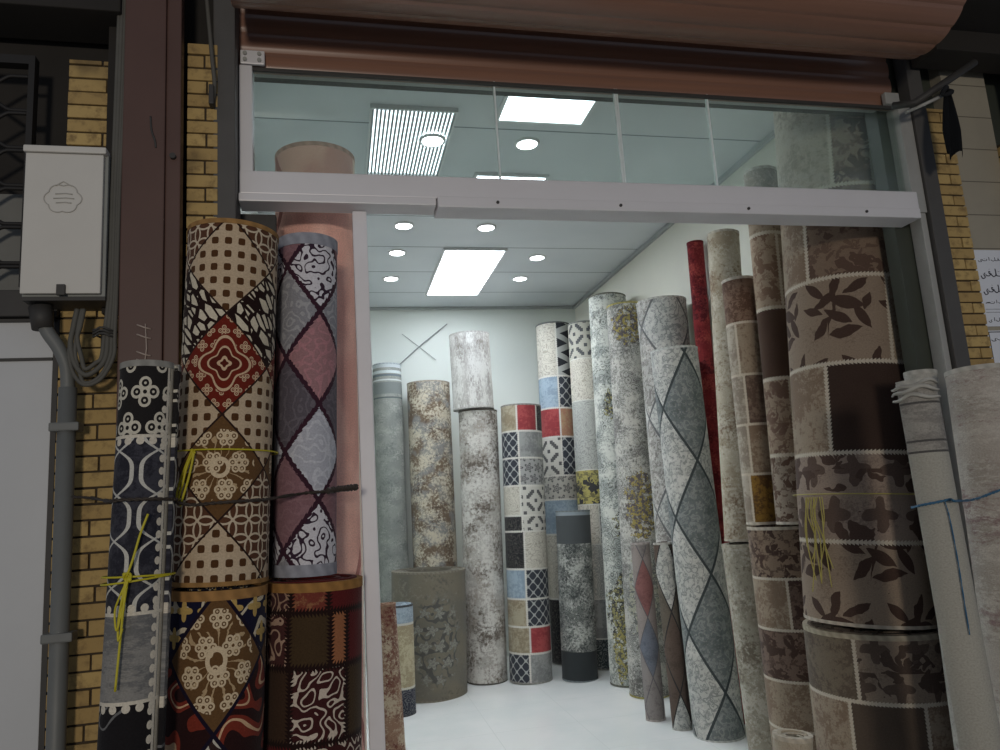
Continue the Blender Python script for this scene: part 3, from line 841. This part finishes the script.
add('I1', 'short beige roll with pale blue top band beside the wide short roll', patchwork([(s1(625), [(('worn', (174, 188, 198), (150, 164, 176)), 9)]), (s1(690), [(('worn', (196, 186, 156), (168, 154, 126)), 9)]), (0, [(('damask', (62, 64, 74), (110, 110, 112)), 9)])], (206, 202, 190), (.006, .004, 60.), 3.1), edge=(84, 86, 88))
add('I2', 'leaning brown and red worn roll beside the white door stile', distressed([(128, 92, 78), (150, 118, 98), (190, 172, 148), (110, 62, 56)], 6.2, 1.3, t1=.52, t2=.55), edge=(150, 120, 100))

# --- trellis rolls
fl = lambda c0, c1, c2, sd: (lambda m, u, v, x=0., y=0.: m.mix(worn(m, u, v, sd+2, 30, 6, .55), m.mix(rosette(m, u, v, .075, 5., False, .8).max(curls(m, u, v, .07, 14., .35, sd)), c0, c1), c2))
light = fl((196, 196, 190), (150, 152, 150), (214, 212, 206), 1.)
mid = fl((122, 128, 128), (150, 154, 152), (106, 112, 112), 4.)
add('R11', 'big grey floral roll with dark diamond trellis at the front of the row', diamonds(.21, .36, (.41, .838), ['a', 'b'], {'a': mid, 'b': light}, (72, 78, 80), .024), edge=(196, 198, 194), gain=.9, thick=.016)
add('R10', 'tall pale floral roll with thin grey trellis behind the dark trellis roll', diamonds(.23, .34, (.15, .93), ['a', 'b'], {'a': light, 'b': fl((176, 174, 168), (134, 130, 126), (206, 202, 196), 6.)}, (112, 112, 112), .022), edge=(190, 188, 182), gain=.95)
tp = lambda c: (lambda m, u, v, x=0., y=0.: m.mix(worn(m, u, v, 3., 40, 8, .54), c, tuple(int(x*.88) for x in c)))
s12 = lambda y: F(y, 'R12')
add('R12', 'thin mauve-grey roll with small red and blue diamonds', diamonds(.085, .20, (.1, s12(588)), ['r', 'p', 'b', 'g', 'g', 'p'], {'r': tp((150, 106, 104)), 'p': tp((160, 150, 146)), 'b': tp((120, 126, 138)), 'g': tp((148, 142, 140))}, (108, 106, 108), .02), edge=(176, 168, 164), gain=.95, seam=-1.15)
s13 = lambda y: F(y, 'R13')
add('R13', 'thin dark brown diamond roll leaning beside the dark trellis roll', (diamonds(.10, .26, (.1, s13(572)), ['w', 'k', 'n', 'n'], {'w': light, 'k': tp((112, 104, 94)), 'n': tp((104, 90, 82))}, (66, 64, 64), .025)) , edge=(190, 188, 182), gain=.95, seam=-1.15)
add('R14', 'very thin red roll standing tall against the cream wall', medallions(distressed([(146, 56, 58), (128, 46, 50), (168, 78, 72), (100, 36, 40)], 2., 1.6, t1=.55, t2=.54), [(0, .86, 3., .12), (0, .72, 3., .05)], (120, 52, 54), (96, 36, 42)), edge=(112, 36, 40), gain=1.05)

# --- right wall, beige and brown patchwork
BG, BD = (174, 156, 134), (112, 90, 76)
LF, FLW, DKB, BG2 = ('leaf', (160, 142, 124), (84, 66, 58)), ('flower', (154, 134, 116), (88, 70, 62)), ('soft', (82, 62, 52), (110, 90, 78)), ('worn', (172, 156, 136), (142, 122, 104))
LT = ('worn', (192, 182, 166), (158, 146, 132)); DK2 = ('worn', (118, 96, 84), (92, 74, 66))
IV = (214, 204, 186)
s15 = lambda y: F(y, 'R15')
add('R15', 'slim beige speckled roll right of the thin red roll', distressed([(190, 180, 160), (172, 158, 136), (206, 198, 180), (134, 114, 94)], 5.5, 1.2, t1=.53, t2=.54), edge=(196, 188, 172), gain=.95)
add('R21', 'lower beige speckled roll standing under the slim beige roll', distressed([(176, 170, 154), (160, 152, 136), (200, 194, 180), (128, 118, 104)], 7.7, 1.2, t1=.53, t2=.55), edge=(180, 172, 156), gain=.9)
s16 = lambda y: F(y, 'R16')
add('R16', 'brown patchwork roll with a yellow-brown bottom patch on the stacked roll', patchwork([
    (s16(322), [(('worn', (144, 120, 104), (106, 82, 70)), 9)]), (s16(374), [(LT, -.5), (BG2, 9)]), (s16(424), [(LT, -.3), (('worn', (140, 122, 108), (108, 90, 80)), 9)]),
    (s16(474), [(LT, -.4), (BG2, 9)]), (0, [(LT, -.6), (('worn', (150, 116, 58), (104, 78, 50)), 9)])], IV, (.004, .004, 70.), 2.8), edge=(206, 198, 184), gain=.9)
s17 = lambda y: F(y, 'R17')
add('R17', 'tall beige patchwork roll with one big dark brown square', patchwork([
    (s17(196), [(LT, 9)]), (s17(232), [(BG2, 9)]), (s17(307), [(('flower', (180, 160, 138), (142, 116, 98)), .55), (BG2, 9)]), (s17(378), [(DKB, 9)]), (s17(455), [(('flower', (172, 152, 132), (128, 104, 90)), .45), (BG2, 9)]), (0, [(('flower', (172, 158, 142), (110, 88, 76)), 9)])],
    IV, (.005, .007, 60.), 4.4, .9), edge=(206, 198, 184), gain=.9)
s18 = lambda y: F(y, 'R18')
add('R18', 'large beige and brown patchwork roll with dark leaves standing near the right jamb', patchwork([
    (s18(186), [(LT, -.1), (FLW, .55), (BG2, 9)]), (s18(277), [(BG2, -.62), (('flower', (140, 120, 104), (104, 84, 74)), 9)]), (s18(364), [(LF, .62), (BG2, 9)]),
    (s18(455), [(BG2, -.42), (('soft', (66, 52, 46), (84, 68, 60)), 9)]), (s18(546), [(('cross', (166, 148, 134), (94, 76, 68)), 9)]), (0, [(LF, 9)])], IV, (.0035, .0075, 72.), 3.6, 1.25), edge=(190, 180, 164), gain=.85, thick=.014)
s20 = lambda y: F(y, 'R20')
add('R20', 'brown seamed roll carrying two slimmer rolls at the right wall', patchwork([
    (s20(580), [(FLW, 9)]), (s20(632), [(BG2, -.15), (('flower', (128, 108, 96), (88, 70, 64)), 9)]), (s20(684), [(('flower', (132, 112, 100), (88, 70, 62)), 9)]), (s20(734), [(BG2, .1), (('soft', (96, 78, 70), (122, 102, 90)), 9)]), (0, [(BG2, 9)])], IV, (.004, .004, 70.), 6.1, .8), edge=(196, 186, 170), gain=.85)
s19 = lambda y: F(y, 'R19')
add('R19', 'widest brown patchwork roll at bottom right under the large leaf roll', patchwork([
    (s19(707), [(('worn', (130, 118, 102), (106, 94, 82)), -.35), (('cross', (156, 140, 124), (92, 78, 70)), 9)]), (s19(800), [(BG2, -.5), (('soft', (92, 80, 70), (112, 98, 86)), .45), (BG2, 9)]), (0, [(BG2, 9)])], IV, (.004, .005, 80.), 8.1), edge=(176, 166, 146), gain=.85, thick=.014, ew=.016)

# --- in front of the shop, left
IVO, BRN = (206, 190, 166), (92, 62, 40)
def mot_dots(m, u, v, x=0., y=0.): return m.mix(dots(m, u, v, .0335), m.mix(m.noise(m.vec(u, v), 9.), IVO, (186, 160, 128)), (84, 56, 34))
def mot_leaf(m, u, v, x=0., y=0.): return m.mix(blobs(m, u, v, .036, 1.8, .13), (40, 26, 24), (212, 202, 180))
def mot_red(m, u, v, x=0., y=0.):
    r = (x*x + y*y).sqrt(); th = m.f('ARCTAN2', y, x)
    q = r/((th*4).cos()*.09 + .44)
    line = q.near(1., .055).max(q.near(.62, .04)).max((q < .28)*(q > .16)).max((q > 1.1)*cluster(m, u, v, .036, 4))
    return m.mix(line, m.mix(q < .6, (112, 40, 30), (88, 36, 28)), (208, 180, 148))
def mot_brown(m, u, v, x=0., y=0.):
    r = (x*x + y*y).sqrt(); th = m.f('ARCTAN2', y, x)
    w = m.noise(m.vec(u, v), 24., 3.)
    sp_ = (r + w*.5 < .80)*(abs((th*8 + w*5).sin()) < r*.75)*(r > .2)
    c = m.mix(sp_*.8, (104, 76, 48), (198, 172, 134))
    c = m.mix(cluster(m, u, v, .062, 6, .26, .12)*(r < .72), c, (216, 196, 164))
    return m.mix((r < .2)*(r > .12), c, (216, 196, 164))
def mot_lattice(m, u, v, x=0., y=0.): return m.mix(lattice(m, u, v, .042), (92, 62, 46), (206, 190, 166))
def mot_navy(m, u, v, x=0., y=0.):
    c = m.mix(curls(m, u, v, .1, 13., .3, 7.), (26, 26, 50), (206, 194, 170)); return m.mix(rosette(m, u, v, .06, 4., True), c, (190, 160, 96))
def mot_scroll(m, u, v, x=0., y=0.):
    c = m.mix(curls(m, u, v, .11, 14., .75, 3.), (46, 26, 26), (126, 52, 40)); return m.mix(curls(m, u, v, .11, 14., .18, 3.), c, (212, 176, 140))
def mot_white(m, u, v, x=0., y=0.): return m.mix(curls(m, u, v, .075, 18., .42, 4.), (196, 190, 178), (58, 42, 40))
add('L2', 'tall roll of brown, red and ivory diamond patches at the left front', diamonds(.122, .1235, (-.12, F(262, 'L2')), ['d', 'l', 'r', 'e', 'b', 'k'],
    {'d': mot_dots, 'e': mot_dots, 'l': mot_leaf, 'r': mot_red, 'b': mot_brown, 'k': mot_lattice}, (48, 34, 30), .013), edge=(160, 122, 74), group=OUT, seam=2.9, ew=.010)
add('L2b', 'lower roll with navy and brown floral diamonds under the diamond patch roll', diamonds(.125, .155, (-.05, F(662, 'L2b')), ['b', 's', 'w', 'n', 'r', 'm'],
    {'b': mot_brown, 's': mot_scroll, 'w': mot_white, 'n': mot_leaf, 'r': mot_red, 'm': mot_navy}, (30, 24, 40), .022), edge=(166, 124, 74), group=OUT, ew=.02)
def mot_wscroll(m, u, v, x=0., y=0.): return m.mix(curls(m, u, v, .034, 14., .46, 1.), (218, 216, 222), (62, 46, 60))
def mot_mscroll(m, u, v, x=0., y=0.): return m.mix(curls(m, u, v, .034, 14., .46, 6.), (222, 216, 220), (88, 40, 54))
dam = lambda c0, c1, sd: (lambda m, u, v, x=0., y=0.: m.mix(curls(m, u, v, .035, 13., .5, sd), c0, c1))
add('L3', 'mauve and grey diamond roll with white scroll patches beside the brown one', diamonds(.10, .125, (.38, F(265, 'L3')), ['w', 'g', 'p', 'k', 'l', 'm'],
    {'w': mot_wscroll, 'g': dam((148, 148, 154), (172, 172, 176), 1.), 'p': dam((166, 126, 130), (184, 134, 140), 2.), 'k': dam((98, 92, 100), (112, 106, 114), 3.), 'l': dam((186, 188, 198), (204, 206, 214), 4.), 'm': dam((140, 106, 112), (148, 114, 120), 5.)},
    (64, 40, 52), .022, 70.), edge=(160, 162, 172), group=OUT, ew=.03)
s3b = lambda y: F(y, 'L3b')
MR = ('soft', (86, 30, 32), (112, 44, 42)); OL = ('soft', (66, 52, 36), (84, 66, 46)); WD = ('damask', (66, 34, 34), (206, 192, 176)); OC = ('soft', (150, 96, 66), (178, 124, 88))
add('L3b', 'dark red and olive patchwork roll at bottom left by white stile', patchwork([
    (s3b(612), [(('damask', (70, 44, 44), (160, 130, 110)), -.5), (('worn', (150, 104, 74), (120, 60, 50)), .25), (MR, 9)]),
    (s3b(668), [(('damask', (76, 46, 44), (180, 150, 130)), -.55), (OL, .3), (OC, .68), (MR, 9)]),
    (s3b(745), [(('soft', (60, 44, 34), (80, 60, 46)), -.5), (WD, .68), (OL, 9)]), (0, [(MR, -.4), (WD, 9)])], (40, 26, 24), (.002, .011, 110.), 2.5), edge=(164, 120, 66), group=OUT, ew=.02)
def pink(m, H, R):
    u, v = m.uv()
    n = m.noise(m.vec(u*5, v*3), 1., 3.)
    col = m.mix(m.ss(n, .4, .6), (218, 176, 162), (200, 152, 140))
    w = curls(m, u, v, .55, 9., .12, 2.)
    col = m.mix(w, col, (168, 112, 104))
    return m.mix(u > R*1.17, col, (232, 208, 190))
add('L4', 'tall plush pink roll reaching up behind the transom glass', pink, edge=(214, 176, 160), group=IN, thick=.02, gain=1.45)
def black_white(m, H, R):
    u, v = m.uv()
    y = lambda p: F(p, 'L1')*H
    v1, v2, v3 = y(437), y(616), y(706)
    top = m.mix(cluster(m, u+.01, v, .078, 4, .25, .15, .04), (40, 38, 38), (206, 200, 184))
    og = m.mix(ogee(m, u+.02, v - v1 + .03, .10, .19, .05), m.mix(worn(m, u, v, 2., 60, 9, .5), (46, 46, 54), (66, 66, 74)), (200, 198, 190))
    gy = m.mix(worn(m, u*.5, v*2, 6., 40, 8, .5), (112, 112, 112), (142, 140, 136))
    bt = m.mix(curls(m, u, v, .09, 10., .14, 8.), (34, 32, 34), (112, 112, 112))
    col = m.mix(v < v1, top, og); col = m.mix(v < v2, col, gy); col = m.mix(v < v3, col, bt)
    ul = R*.78
    ln = v.near(v1, .0035).max(v.near(v2, .0035)).max(v.near(v3, .0035)).max(u.near(ul, .004))
    a, b = (u - ul + .010)*(1/.008), cell(v/.027)*3.2
    ln = ln.max(((a*a + b*b) < 1.)*(v < v1 + .1))
    a2, b2 = cell(u/.03)*3.2, 0.
    for vv in (v1, v2, v3):
        q = (v - vv + (.010 if vv != v2 else -.010))*(1/.0085)
        ln = ln.max((a2*a2 + q*q) < 1.)
    col = m.mix(u > ul + .006, col, (196, 186, 166))
    return m.mix(ln, col, (214, 206, 190))
add('L1', 'slim black and white patterned roll at far left by brown column', black_white, edge=(150, 148, 142), group=OUT, seam=1.05, thick=.009)

# --- in front of the shop, right
def plain_back(m, H, R):
    u, v = m.uv()
    n = m.noise(m.vec(u*6, v*2), 1., 3.)
    col = m.mix(n, (184, 180, 168), (168, 166, 156))
    tp_ = v > H*F(452, 'R22')
    pat = m.mix(worn(m, u, v*2, 3., 34, 8, .52), (164, 160, 152), (140, 136, 130))
    col = m.mix(tp_, col, pat)
    for yy in (403, 441, 452): col = m.mix(v.near(F(yy, 'R22')*H, .003), col, (92, 90, 88))
    return col
add('R22', 'slim plain grey-beige roll wrong side out leaning at right front', plain_back, edge=(186, 184, 176), group=OUT, seam=-.9, hand=1, thick=.009, gain=.95)
add('R23', 'wide pale worn beige roll at the right edge of the shopfront', distressed([(186, 178, 168), (172, 164, 154), (198, 192, 182), (150, 128, 126)], 2.9, 1.1, st=(.6, 1.6), t1=.53, t2=.57), edge=(192, 188, 178), group=OUT, gain=.95)
add('R24', 'pale grey roll half hidden between the two right front rolls', distressed([(182, 180, 172), (172, 170, 162), (192, 190, 182), (156, 152, 146)], 4.9, 1., t1=.55, t2=.58), edge=(186, 184, 176), group=OUT, gain=.95)
add('R25', 'short pale beige roll low in the doorway before the widest brown roll', distressed([(196, 186, 166), (186, 174, 154), (208, 200, 184), (166, 150, 130)], 3.9, 1., t1=.56, t2=.6), edge=(206, 196, 178))
# loose folded top of the plain roll
m_fold = Mat('folded_carpet_corner'); u, v = m_fold.uv(); x, y, z = m_fold.pos()
m_fold.color(m_fold.mix((z*260).sin()*.5 + .5, (186, 184, 176), (160, 158, 150)))
r22, H22 = ROOT['R22']
for k, (dz, dr, sc_) in enumerate(((-.012, .003, 1.), (-.028, .0045, 1.2), (-.048, .004, .9))):
    bm = bmesh.new(); pts = []
    for j in range(17):
        a = -1.35 + 2.5*j/16
        rr = LAY['R22'][2] + dr
        pts.append((rr*math.sin(a), -rr*math.cos(a), H22 + dz + .006*math.sin(a*2.2+k) - .004*math.cos(a*5+k*2)))
    tube(bm, pts, [.003 + .003*sc_*math.sin(PI*j/16) for j in range(17)], 8)
    o = link('top_fold', bm, m_fold.mat, r22)

# ------------------------------------------------------------------ twine, wire and rope
def wire(name, pts, r, mat, label, cat, n=6, twist=0.):
    P = smooth_path(pts, n); root = None
    if not twist:
        bm = bmesh.new(); tube(bm, P, r, 8); return tag(link(name, bm, mat), label, cat)
    bm = bmesh.new()
    for ph in (0, PI):
        Q = []
        s = 0
        for i, p in enumerate(P):
            if i: s += (P[i]-P[i-1]).length
            a = s/twist*2*PI + ph
            Q.append(p + Vector((0, math.cos(a), math.sin(a)))*r*.8)
        tube(bm, Q, r, 6)
    return tag(link(name, bm, mat), label, cat)
m_yel = plain('yellow_plastic_twine', (196, 184, 40), .45, var=.1)
m_ylw = plain('pale_yellow_twine', (176, 164, 84), .5, var=.15)
m_blu = plain('blue_braided_rope', (58, 104, 136), .6, var=.25, scale=90)
m_iron = plain('rusty_dark_wire', (58, 50, 44), .6, var=.3, scale=60)
def on(key, a, h, dr=.004):
    """a point on a roll's skin: angle from the side facing the street, height fraction"""
    rt, H = ROOT[key]; R = LAY[key][2] + dr
    return rt.matrix_world @ Vector((R*math.sin(a), -R*math.cos(a), h*H))
bpy.context.view_layer.update()
def hf(key, y):
    return F(y, key)
def hf_axis(key, y):
    p0, p1 = Vector(LAY[key][0]), Vector(LAY[key][1])
    lo, hi = 0., 1.2
    def py(t):
        d = p0 + (p1-p0)*t - EYE; return 375 - 740*d.dot(UP)/d.dot(FWD)
    for _ in range(40):
        mm = (lo+hi)/2
        if py(mm) > y: lo = mm
        else: hi = mm
    return lo
# dark twisted wire across the left front rolls
P = [at(72, 497, 1.985), at(92, 498, 1.93)] + [on('L1', a, hf('L1', 500), .006) for a in (-1.2, -.6, 0, .6, 1.2)] + \
    [at(176, 502, 1.80)] + [on('L2', a, hf('L2', 502+(a*-3)), .007) for a in (-.6, -.2, .2, .6, .85)] + \
    [on('L3', a, hf('L3', 493-a*2), .007) for a in (-.1, .2, .5, .9)] + [at(345, 489, 1.97), at(357, 487, 1.98)]
tie = wire('tie_wire', P, .0026, m_iron, 'dark twisted wire strung across the left front rolls from the pipe', 'wire', 6, .03)
P = [at(327, 491, 1.915), at(338, 489, 1.94), at(348, 488, 1.955), at(357, 487, 1.96)]
kn = wire('twisted_end', P, .0055, m_iron, None, None, 6, .02); kn.parent = tie
# yellow twine round the black and white roll
tw = tag(empty('twine', (0, 0, 0)), 'bright yellow twine tied round the slim black and white roll', 'twine')
h0 = hf('L1', 577)
def ring(key, h, dr=.004, tilt=0.): return [on(key, 2*PI*k/28, h + tilt*math.sin(2*PI*k/28), dr) for k in range(28)]
bm = bmesh.new(); tube(bm, ring('L1', h0), .0022, 6, closed=True); tube(bm, ring('L1', h0-.004, .005, .004), .0022, 6, closed=True); link('loop', bm, m_yel, tw)
for (pts, r) in (([(-.35, 577), (-.2, 560), (-.05, 535), (.12, 515)], .0026), ([(-.35, 577), (-.42, 600), (-.5, 622), (-.45, 640), (-.38, 628)], .0024),
                 ([(-.3, 577), (-.36, 605), (-.42, 640), (-.46, 690)], .0026), ([(-.3, 578), (-.5, 598), (-.62, 612), (-.5, 630), (-.4, 600)], .0022), ([(-.28, 577), (-.36, 592), (-.38, 610), (-.45, 618)], .003)):
    bm = bmesh.new(); tube(bm, smooth_path([on('L1', a, hf('L1', y), .007 + .003*(i % 2)) for i, (a, y) in enumerate(pts)], 5), r, 6); link('loose_end', bm, m_yel, tw)
bm = bmesh.new()
kn = on('L1', -.32, h0, .008)
for k in range(3): tube(bm, [kn + Vector((.007*math.cos(t+k), .003*math.sin(t*2+k), .008*math.sin(t))) for t in [2*PI*j/12 for j in range(12)]], .0025, 6, closed=True)
link('knot', bm, m_yel, tw)
# yellow twine round the tall diamond roll
tw = tag(empty('twine', (0, 0, 0)), 'yellow twine round the tall brown and ivory diamond roll', 'twine')
h0 = hf('L2', 449)
bm = bmesh.new(); tube(bm, ring('L2', h0), .002, 6, closed=True); link('loop', bm, m_yel, tw)
for pts in ([(-.62, 450), (-.74, 470), (-.86, 500)], [(-.60, 450), (-.66, 475), (-.80, 505)], [(-.64, 448), (-.86, 478), (-.92, 497)], [(-.58, 451), (-.7, 462), (-.78, 486)]):
    bm = bmesh.new(); tube(bm, smooth_path([on('L2', a, hf('L2', y), .006 + .004*i) for i, (a, y) in enumerate(pts)], 5), .0028, 6); link('loose_end', bm, m_yel, tw)
# pale yellow twine hanging at the big leaf roll
tw = tag(empty('twine', (0, 0, 0)), 'pale yellow twine hanging down the side of the large leaf roll', 'twine')
h0 = hf('R18', 497)
bm = bmesh.new(); tube(bm, ring('R18', h0, .008), .0022, 6, closed=True); link('loop', bm, m_ylw, tw)
rr_ = random.Random(3)
for k in range(9):
    a0 = -.92 + .04*k; y1 = 560 + rr_.uniform(-10, 50)
    pts = [(a0*.98, 500), (a0 + rr_.uniform(-.05, .06), 520), (a0 + rr_.uniform(-.08, .1), 545), (a0 + rr_.uniform(-.1, .14), y1)]
    bm = bmesh.new(); tube(bm, smooth_path([on('R18', a, hf('R18', y), .006 + .003*(i % 2)) for i, (a, y) in enumerate(pts)], 5), .002, 6); link('loose_end', bm, m_ylw, tw)
# blue rope at the right
P = [on('R22', -1.25, hf('R22', 507), .006), on('R22', -.6, hf('R22', 505), .006), on('R22', .0, hf('R22', 503), .006), on('R22', .6, hf('R22', 501), .006)]
Q = [on('R23', a, hf('R23', y), .007) for a, y in ((-.75, 501), (-.4, 498), (-.05, 493), (.3, 489), (.7, 486))]
wire('rope', P + [at(955, 501, 1.68)] + Q, .0024, m_blu, 'blue braided rope across the pale rolls at right front', 'rope', 6, .02)
P = [on('R22', .35, hf('R22', 502), .005)] + [on('R22', .42 + .03*math.sin(i), hf('R22', 515+i*24), .005) for i in range(6)]
wire('rope', P, .0013, m_blu, 'thin blue rope end hanging down the plain grey-beige roll', 'rope', 5, .014)

# ------------------------------------------------------------------ right side: bar, hanging cloth, notices, posts
bm = bmesh.new(); tube(bm, [at(893, 106, 2.06), at(915, 103, 2.0), at(975, 62, 1.93)], .013, 10)
bar = tag(link('support_bar', bm, m_dark), 'dark diagonal steel bar beside right end of the rolled shutter', 'bar')
bm = bmesh.new(); tube(bm, [at(905, 113, 2.04), at(925, 104, 1.99), at(950, 92, 1.96)], .006, 8)
tag(link('support_bar', bm, m_alud), 'thin grey rod under the dark diagonal bar', 'bar')
m_cloth = plain('black_cloth', (30, 32, 36), .95, var=.2)
bm = bmesh.new()
A, Bp = at(947, 90, 1.955), at(951, 156, 1.955)
nx, nz = 14, 16; G = []
for i in range(nx+1):
    c_ = []
    for j in range(nz+1):
        s, t = i/nx - .5, j/nz
        w = .018 + .052*min(1, t*1.6)
        p = A.lerp(Bp, t) + Vector((s*w + .012*t, .010*math.sin(s*9+t*2)*(.4+t), 0))
        if j == nz: p.z += .014*math.sin(s*7) 
        c_.append(bm.verts.new(p))
    G.append(c_)
for i in range(nx):
    for j in range(nz): bm.faces.new((G[i][j], G[i+1][j], G[i+1][j+1], G[i][j+1])).smooth = True
bmesh.ops.solidify(bm, geom=bm.faces[:], thickness=.004)
cl = tag(link('hanging_cloth', bm, m_cloth), 'black cloth hanging from the diagonal bar', 'cloth')
bm = bmesh.new(); k0 = at(947, 91, 1.945)
tube(bm, [k0 + Vector((.014*math.cos(t), .008*math.sin(2*t), .012*math.sin(t))) for t in [2*PI*j/14 for j in range(14)]], .008, 8, closed=True)
kn = link('knot', bm, m_cloth); kn.parent = cl

m_paper = plain('white_paper_notice', (226, 230, 238), .7, var=.03)
m_ink = plain('dark_blue_ink', (44, 46, 62), .7)
YP = 2.138
def notice(x0, z0, x1, z1, label):
    t = tag(empty('paper_notice', (x0, YP, z0)), label, 'notice')
    boxo('sheet', (0, -.0015, 0), (x1-x0, .0005, z1-z0), m_paper, t); return t, x1-x0, z1-z0
def strokes(t, S, r=.0012):
    bm = bmesh.new()
    for pts in S: tube(bm, smooth_path([(x, -.0022, z) for x, z in pts], 4), r, 5)
    return link('lettering', bm, m_ink, t)
def word(x, z, w, h, kind):
    """joined letters: a low bowl, rising stems and dots, read from right to left"""
    S = []
    for ch in kind:
        if ch == 'l': S.append([(x+w*.1, z+h), (x+w*.1, z+h*.2), (x-w*.4, z-h*.15), (x-w*.9, z+h*.1), (x-w*.95, z+h*.3)])
        elif ch == 'f': S.append([(x, z+h*.55), (x-w*.25, z+h*.6), (x-w*.2, z+h*.3), (x+w*.05, z+h*.35), (x-w*.2, z), (x-w*.9, z), (x-w, z+h*.2)]); S.append([(x-w*.1, z+h*.95), (x-w*.08, z+h*.92)])
        elif ch == 't': S.append([(x+w*.2, z+h*.5), (x+w*.1, z), (x-w*.5, z-h*.05), (x-w*.95, z+h*.05), (x-w, z+h*.4)]); S.append([(x-w*.3, z+h*.6), (x-w*.28, z+h*.57)]); S.append([(x-w*.5, z+h*.6), (x-w*.48, z+h*.57)])
        elif ch == 's': S.append([(x, z+h*.4), (x-w*.1, z), (x-w*.3, z+h*.35), (x-w*.42, z), (x-w*.65, z+h*.3), (x-w*.75, z), (x-w, z)])
        elif ch == 'a': S.append([(x-w*.3, z+h*1.1), (x-w*.3, z)])
        elif ch == 'y': S.append([(x, z+h*.4), (x-w*.3, z+h*.15), (x-w*.1, z-h*.25), (x-w*.7, z-h*.4), (x-w, z)])
        x -= w*1.15
    return S
t, w, h = notice(2.264, 2.05, 2.40, 2.335, 'white printed paper notice at right, upper one on the stone pier')
def fit(rows):
    for (zc, hh, kinds, r) in rows:
        ww = .82*w/len(kinds)/1.15
        strokes(t, word(w-.012, zc*h, ww, hh, kinds), r)
fit([(.86, .012, 'sflaty', .0010), (.66, .026, 'stlfy', .0017), (.45, .026, 'tslfy', .0017), (.30, .011, 'fylats', .0010), (.07, .012, 'tyfslay', .0010)])
bm = bmesh.new()
for z in (.22, .18): box(bm, (.01, -.0022, h*z), (w-.006, -.0014, h*z+.0012))
link('ruled_line', bm, m_ink, t)
t, w, h = notice(2.2635, 1.70, 2.41, 2.035, 'white paper notice at right edge, lower one behind the pale roll')
bm = bmesh.new(); box(bm, (.004, -.0024, 0), (.007, -.001, h-.004)); box(bm, (.004, -.0024, h-.007), (w, -.001, h-.004)); link('printed_border', bm, m_ink, t)
strokes(t, word(w-.012, h*.90, .022, .012, 'tsfly'), .0012)

struct(boxo('canopy_soffit', (2.05, 1.2, 3.1), (3.2, 1.98, 3.2), m_soot), 'dark soffit above the right pier')
boxp = boxo('post', (2.50, 2.02, 2.6), (2.54, 2.06, 3.9), m_dark, None, .003)
struct(boxp, 'dark steel post at the top right corner')
boxo_ = boxo('canopy_beam', (2.1, 1.98, 3.02), (3.1, 2.1, 3.25), m_soot, None, .004); struct(boxo_, 'dark sooty beam above the right pier')

# ------------------------------------------------------------------ light
w = bpy.data.worlds.new('World'); bpy.context.scene.world = w; w.use_nodes = True
bgd = w.node_tree.nodes['Background']; bgd.inputs[0].default_value = lin((196, 208, 228)); bgd.inputs[1].default_value = .26
def area(name, loc, target, size, power, c=(255, 255, 255)):
    l = bpy.data.lights.new(name, 'AREA'); l.shape = 'DISK'; l.size = size; l.energy = power; l.color = lin(c)[:3]
    o = bpy.data.objects.new(name, l); C.objects.link(o); o.location = loc
    o.rotation_euler = (Vector(target)-Vector(loc)).to_track_quat('-Z', 'Y').to_euler(); return o
area('street_fill', (-.8, -5., 1.9), (0, 2.2, 2.0), .7, 112, (255, 244, 228))  # unseen fill light, added to brighten the shopfront from the street side

sc = bpy.context.scene
sc.view_settings.view_transform = 'Standard'; sc.view_settings.look = 'None'
sc.view_settings.exposure = 0.; sc.view_settings.gamma = 1.; sc.view_settings.use_curve_mapping = False
sc.cycles.use_denoising = True
sc.cycles.max_bounces = 8; sc.cycles.transparent_max_bounces = 12
sc.cycles.sample_clamp_indirect = 6.
